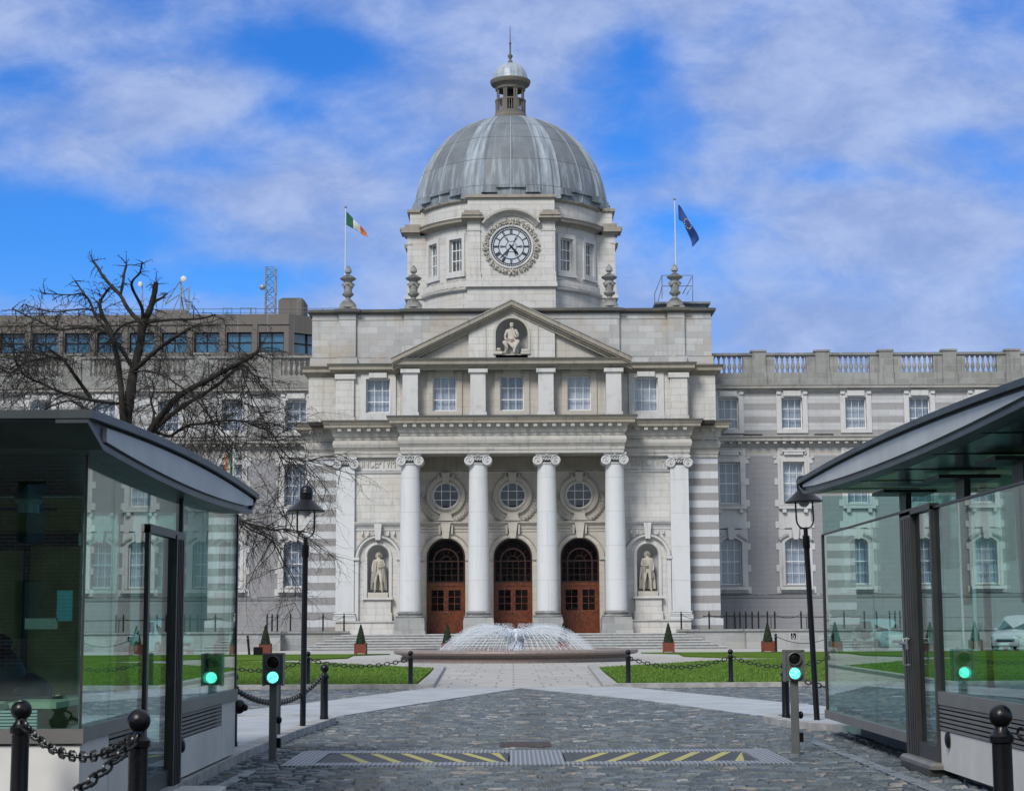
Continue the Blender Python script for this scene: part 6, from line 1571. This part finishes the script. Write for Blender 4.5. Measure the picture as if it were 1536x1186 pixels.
# ---------------------------------------------------------------- bare pollarded tree
TY=44.0
tree=thing('bare_tree',(at(195,900,TY)[0],TY,0),'bare winter tree with pollarded limbs and fine twigs behind the left kiosk','tree')
Z7=lambda x,y:(x/3.268,360+y/3.268)
limbs=[  # (points in zoom coordinates, start radius px, end radius px, depth drift)
 ([(618,1330),(625,1180),(622,1040),(622,880),(640,750),(655,640),(685,520),(703,410),(735,340),(755,270),(765,205)],40,13,0,.0),
 ([(640,1120),(612,960),(602,860),(595,760),(588,680),(570,560),(550,480),(530,420),(500,365),(490,320),(500,285),(535,235)],26,8,-.8,.5),
 ([(700,405),(660,375),(620,325),(590,270),(545,225),(500,170),(480,135),(455,103)],17,8,1.2,.6),
 ([(700,390),(695,330),(650,240),(650,200),(685,160),(697,108)],13,5,-1.5,.3),
 ([(738,330),(760,300),(790,285),(820,262)],14,6,.6,.0),
 ([(705,408),(760,398),(850,390),(930,388),(1000,382),(1055,365)],11,6,-1.2,.5),
 ([(592,262),(603,210),(610,160),(620,122)],11,9,.5,.1),
 ([(548,470),(515,430),(470,375),(440,300),(405,255),(370,200)],13,5,1.5,.6),
 ([(440,300),(425,280),(400,262),(350,268),(280,266),(205,262)],7,3,-.5,.9),
 ([(650,625),(620,575),(590,530),(560,490)],15,12,.7,.1),
 ([(645,645),(700,600),(745,560),(800,515),(850,480),(935,430)],19,10,-1.6,.3),
 ([(600,800),(560,800),(480,790),(400,775),(330,755),(260,730),(200,700),(150,680),(105,648),(80,600),(62,545)],12,5,-2,.8),
 ([(445,775),(400,710),(350,640),(310,585),(240,535)],15,9,-.5,.2),
 ([(310,580),(240,575),(160,590),(110,610),(60,650),(35,650)],9,4,-1,.9),
 ([(300,590),(200,560),(100,545),(50,525),(-30,510)],6,3,1,.8),
 ([(560,465),(500,445),(440,430),(370,432),(310,440),(260,430),(200,400),(130,370),(60,335)],12,5,1.6,.8),
 ([(500,420),(450,345),(380,340),(300,350),(240,350),(180,335),(120,315)],7,3,2.2,.9),
 ([(560,460),(600,420),(660,400),(700,402)],9,8,0,.1),
 ([(630,1200),(690,1040),(740,930),(800,850),(870,770),(960,715),(1030,680),(1100,640),(1180,600),(1240,565),(1268,540)],28,10,-2.4,.5),
 ([(700,1020),(760,925),(830,865),(900,812),(980,765),(1050,720),(1120,665),(1190,612),(1230,650),(1265,672)],19,5,-1.2,.4),
 ([(760,940),(830,960),(880,930),(930,905),(1000,900),(1050,890),(1120,885),(1200,890),(1270,920),(1330,945),(1400,1050),(1440,1070),(1525,1085)],11,3,-3,.9),
 ([(640,650),(720,640),(800,665),(880,715),(960,775),(1030,870),(1090,940),(1150,1010)],7,3,-2.6,.8),
 ([(740,930),(755,850),(740,790),(755,735),(745,690)],11,5,1.5,.6),
 ([(630,1270),(760,1230),(900,1270),(1040,1330),(1150,1370),(1260,1400),(1330,1420),(1400,1415),(1480,1430)],10,4,-2.6,.8),
 ([(630,1240),(800,1150),(950,1180),(1100,1260),(1200,1400),(1330,1470),(1400,1600)],9,4,-2,.9),
 ([(1180,600),(1200,690),(1240,780),(1290,870),(1330,960),(1370,1060)],5,2,-2.6,.9),
 ([(970,745),(1020,850),(1060,930),(1130,1020)],5,2,-3,.9),
 ([(400,800),(330,790),(240,820),(160,860),(80,900)],5,2,-1.6,.9),
]
rt=random.Random(21)
def wp(p,dy):
    px,py=Z7(*p); x,z=at(px,py,TY+dy); return Vector((x,TY+dy,z))
PXW=TY/FPX/3.268
def smooth(pts,rad,k=4):
    out=[];ro=[];n=len(pts)
    for i in range(n-1):
        p0,p1,p2,p3=pts[max(0,i-1)],pts[i],pts[i+1],pts[min(n-1,i+2)]
        for j in range(k):
            t=j/k; out.append(.5*((2*p1)+(p2-p0)*t+(2*p0-5*p1+4*p2-p3)*t*t+(3*p1-p0-3*p2+p3)*t**3)); ro.append(rad[i]+(rad[i+1]-rad[i])*t)
    out.append(pts[-1]); ro.append(rad[-1]); return out,ro
tw=MB(); lb=MB(); trunk=MB(); count=[0]
def twig(p,d,L,r,lvl):
    if p.z>9.2: L*=.62
    if p.z>10.0: L*=.5
    count[0]+=1
    n=5 if lvl<2 else 4; pts=[p.copy()]; q=p.copy(); dd=d.copy(); st_=L/n
    for i in range(n):
        dd=(dd+Vector((rt.uniform(-.30,.30),rt.uniform(-.3,.3),rt.uniform(-.26,.18)-.05*lvl))).normalized(); q=q+dd*st_; pts.append(q.copy())
    tw.tube(pts,[r*(1-.8*i/n) for i in range(n+1)],4 if lvl<1 else 3,cap=False)
    if lvl<3:
        for i in range(1,n+1):
            for rep in range(2 if lvl<1 else 1):
                if rt.random()<(.72 if lvl<2 else .30):
                    e=(dd*.6+Vector((rt.uniform(-1,1),rt.uniform(-.8,.8),rt.uniform(-.75,.6)))*.8).normalized(); twig(pts[i],e,L*rt.uniform(.4,.7),r*.55,lvl+1)
for li,(pts,r0,r1,dep,tend) in enumerate(limbs):
    n=len(pts); P3=[wp(p,dep*(i/(n-1))+.12*rt.uniform(-1,1)*(i>0)) for i,p in enumerate(pts)]
    if li==0: P3=[Vector((P3[0].x+.02,TY,-.05)),Vector((P3[0].x,TY,.5))]+P3[1:]; n+=1
    rad=[(r0+(r1-r0)*i/(n-1))*PXW*(.9 if li==0 else .72) for i in range(n)]
    if li==0: rad[0]*=1.5
    sp,sr=smooth(P3,rad); sr=[r*(1+.10*rt.uniform(-1,1)) for r in sr]
    (trunk if li==0 else lb).tube(sp,sr,9 if r0>15 else 7)
    m_=len(sp); L=sum((sp[i+1]-sp[i]).length for i in range(m_-1))
    for i in range(2 if li>2 else int(m_*.35),m_):
        f=i/m_; k=0
        if rt.random()<((.35+.35*f) if tend<.7 else (.6+.5*f)): k=1 if rt.random()<.7 else 2
        if i>=m_-2: k=2 if r1<=6 else 3
        for _ in range(k):
            d=(sp[min(i+1,m_-1)]-sp[i-1]).normalized(); e=(d*.5+Vector((rt.uniform(-1,1),rt.uniform(-.8,.8),rt.uniform(-.9,.9)))).normalized()
            twig(sp[i],e,rt.uniform(.5,1.2) if tend<.7 else rt.uniform(.7,1.5),.0135,0 if rt.random()<.75 else 1)
trunk.build('trunk','bark',tree,smooth=True,angle=80); lb.build('limbs','bark',tree,smooth=True,angle=80); tw.build('crown','bark',tree)
print('twigs',count[0],len(tw.f))
# soil ring where the tree grows

# ---------------------------------------------------------------- brick terrace across the street, behind the viewer (it shows in the glass)
bt_=thing('brick_house_row',(0,-46,0),'long red brown brick house row reflected in the kiosk and portico glass','building')
hs=[]
for i in range(-9,10):
    for (a,b) in ((1.2,3.6),(5.2,7.8),(9.0,11.2),(12.3,13.8),(15,17),(18,19.6)): hs.append(rect(i*3.4-.6,i*3.4+.6,a,b))
MB().holed(rect(-33,33,0,21),hs,-46.5,-46.0).box(-33,33,-56,-47.2,0,20.9).build('wall','brick',bt_)
m=MB(); m.box(-33,33,-46.9,-46.8,.5,20.5); m.build('pane','car glass',bt_)
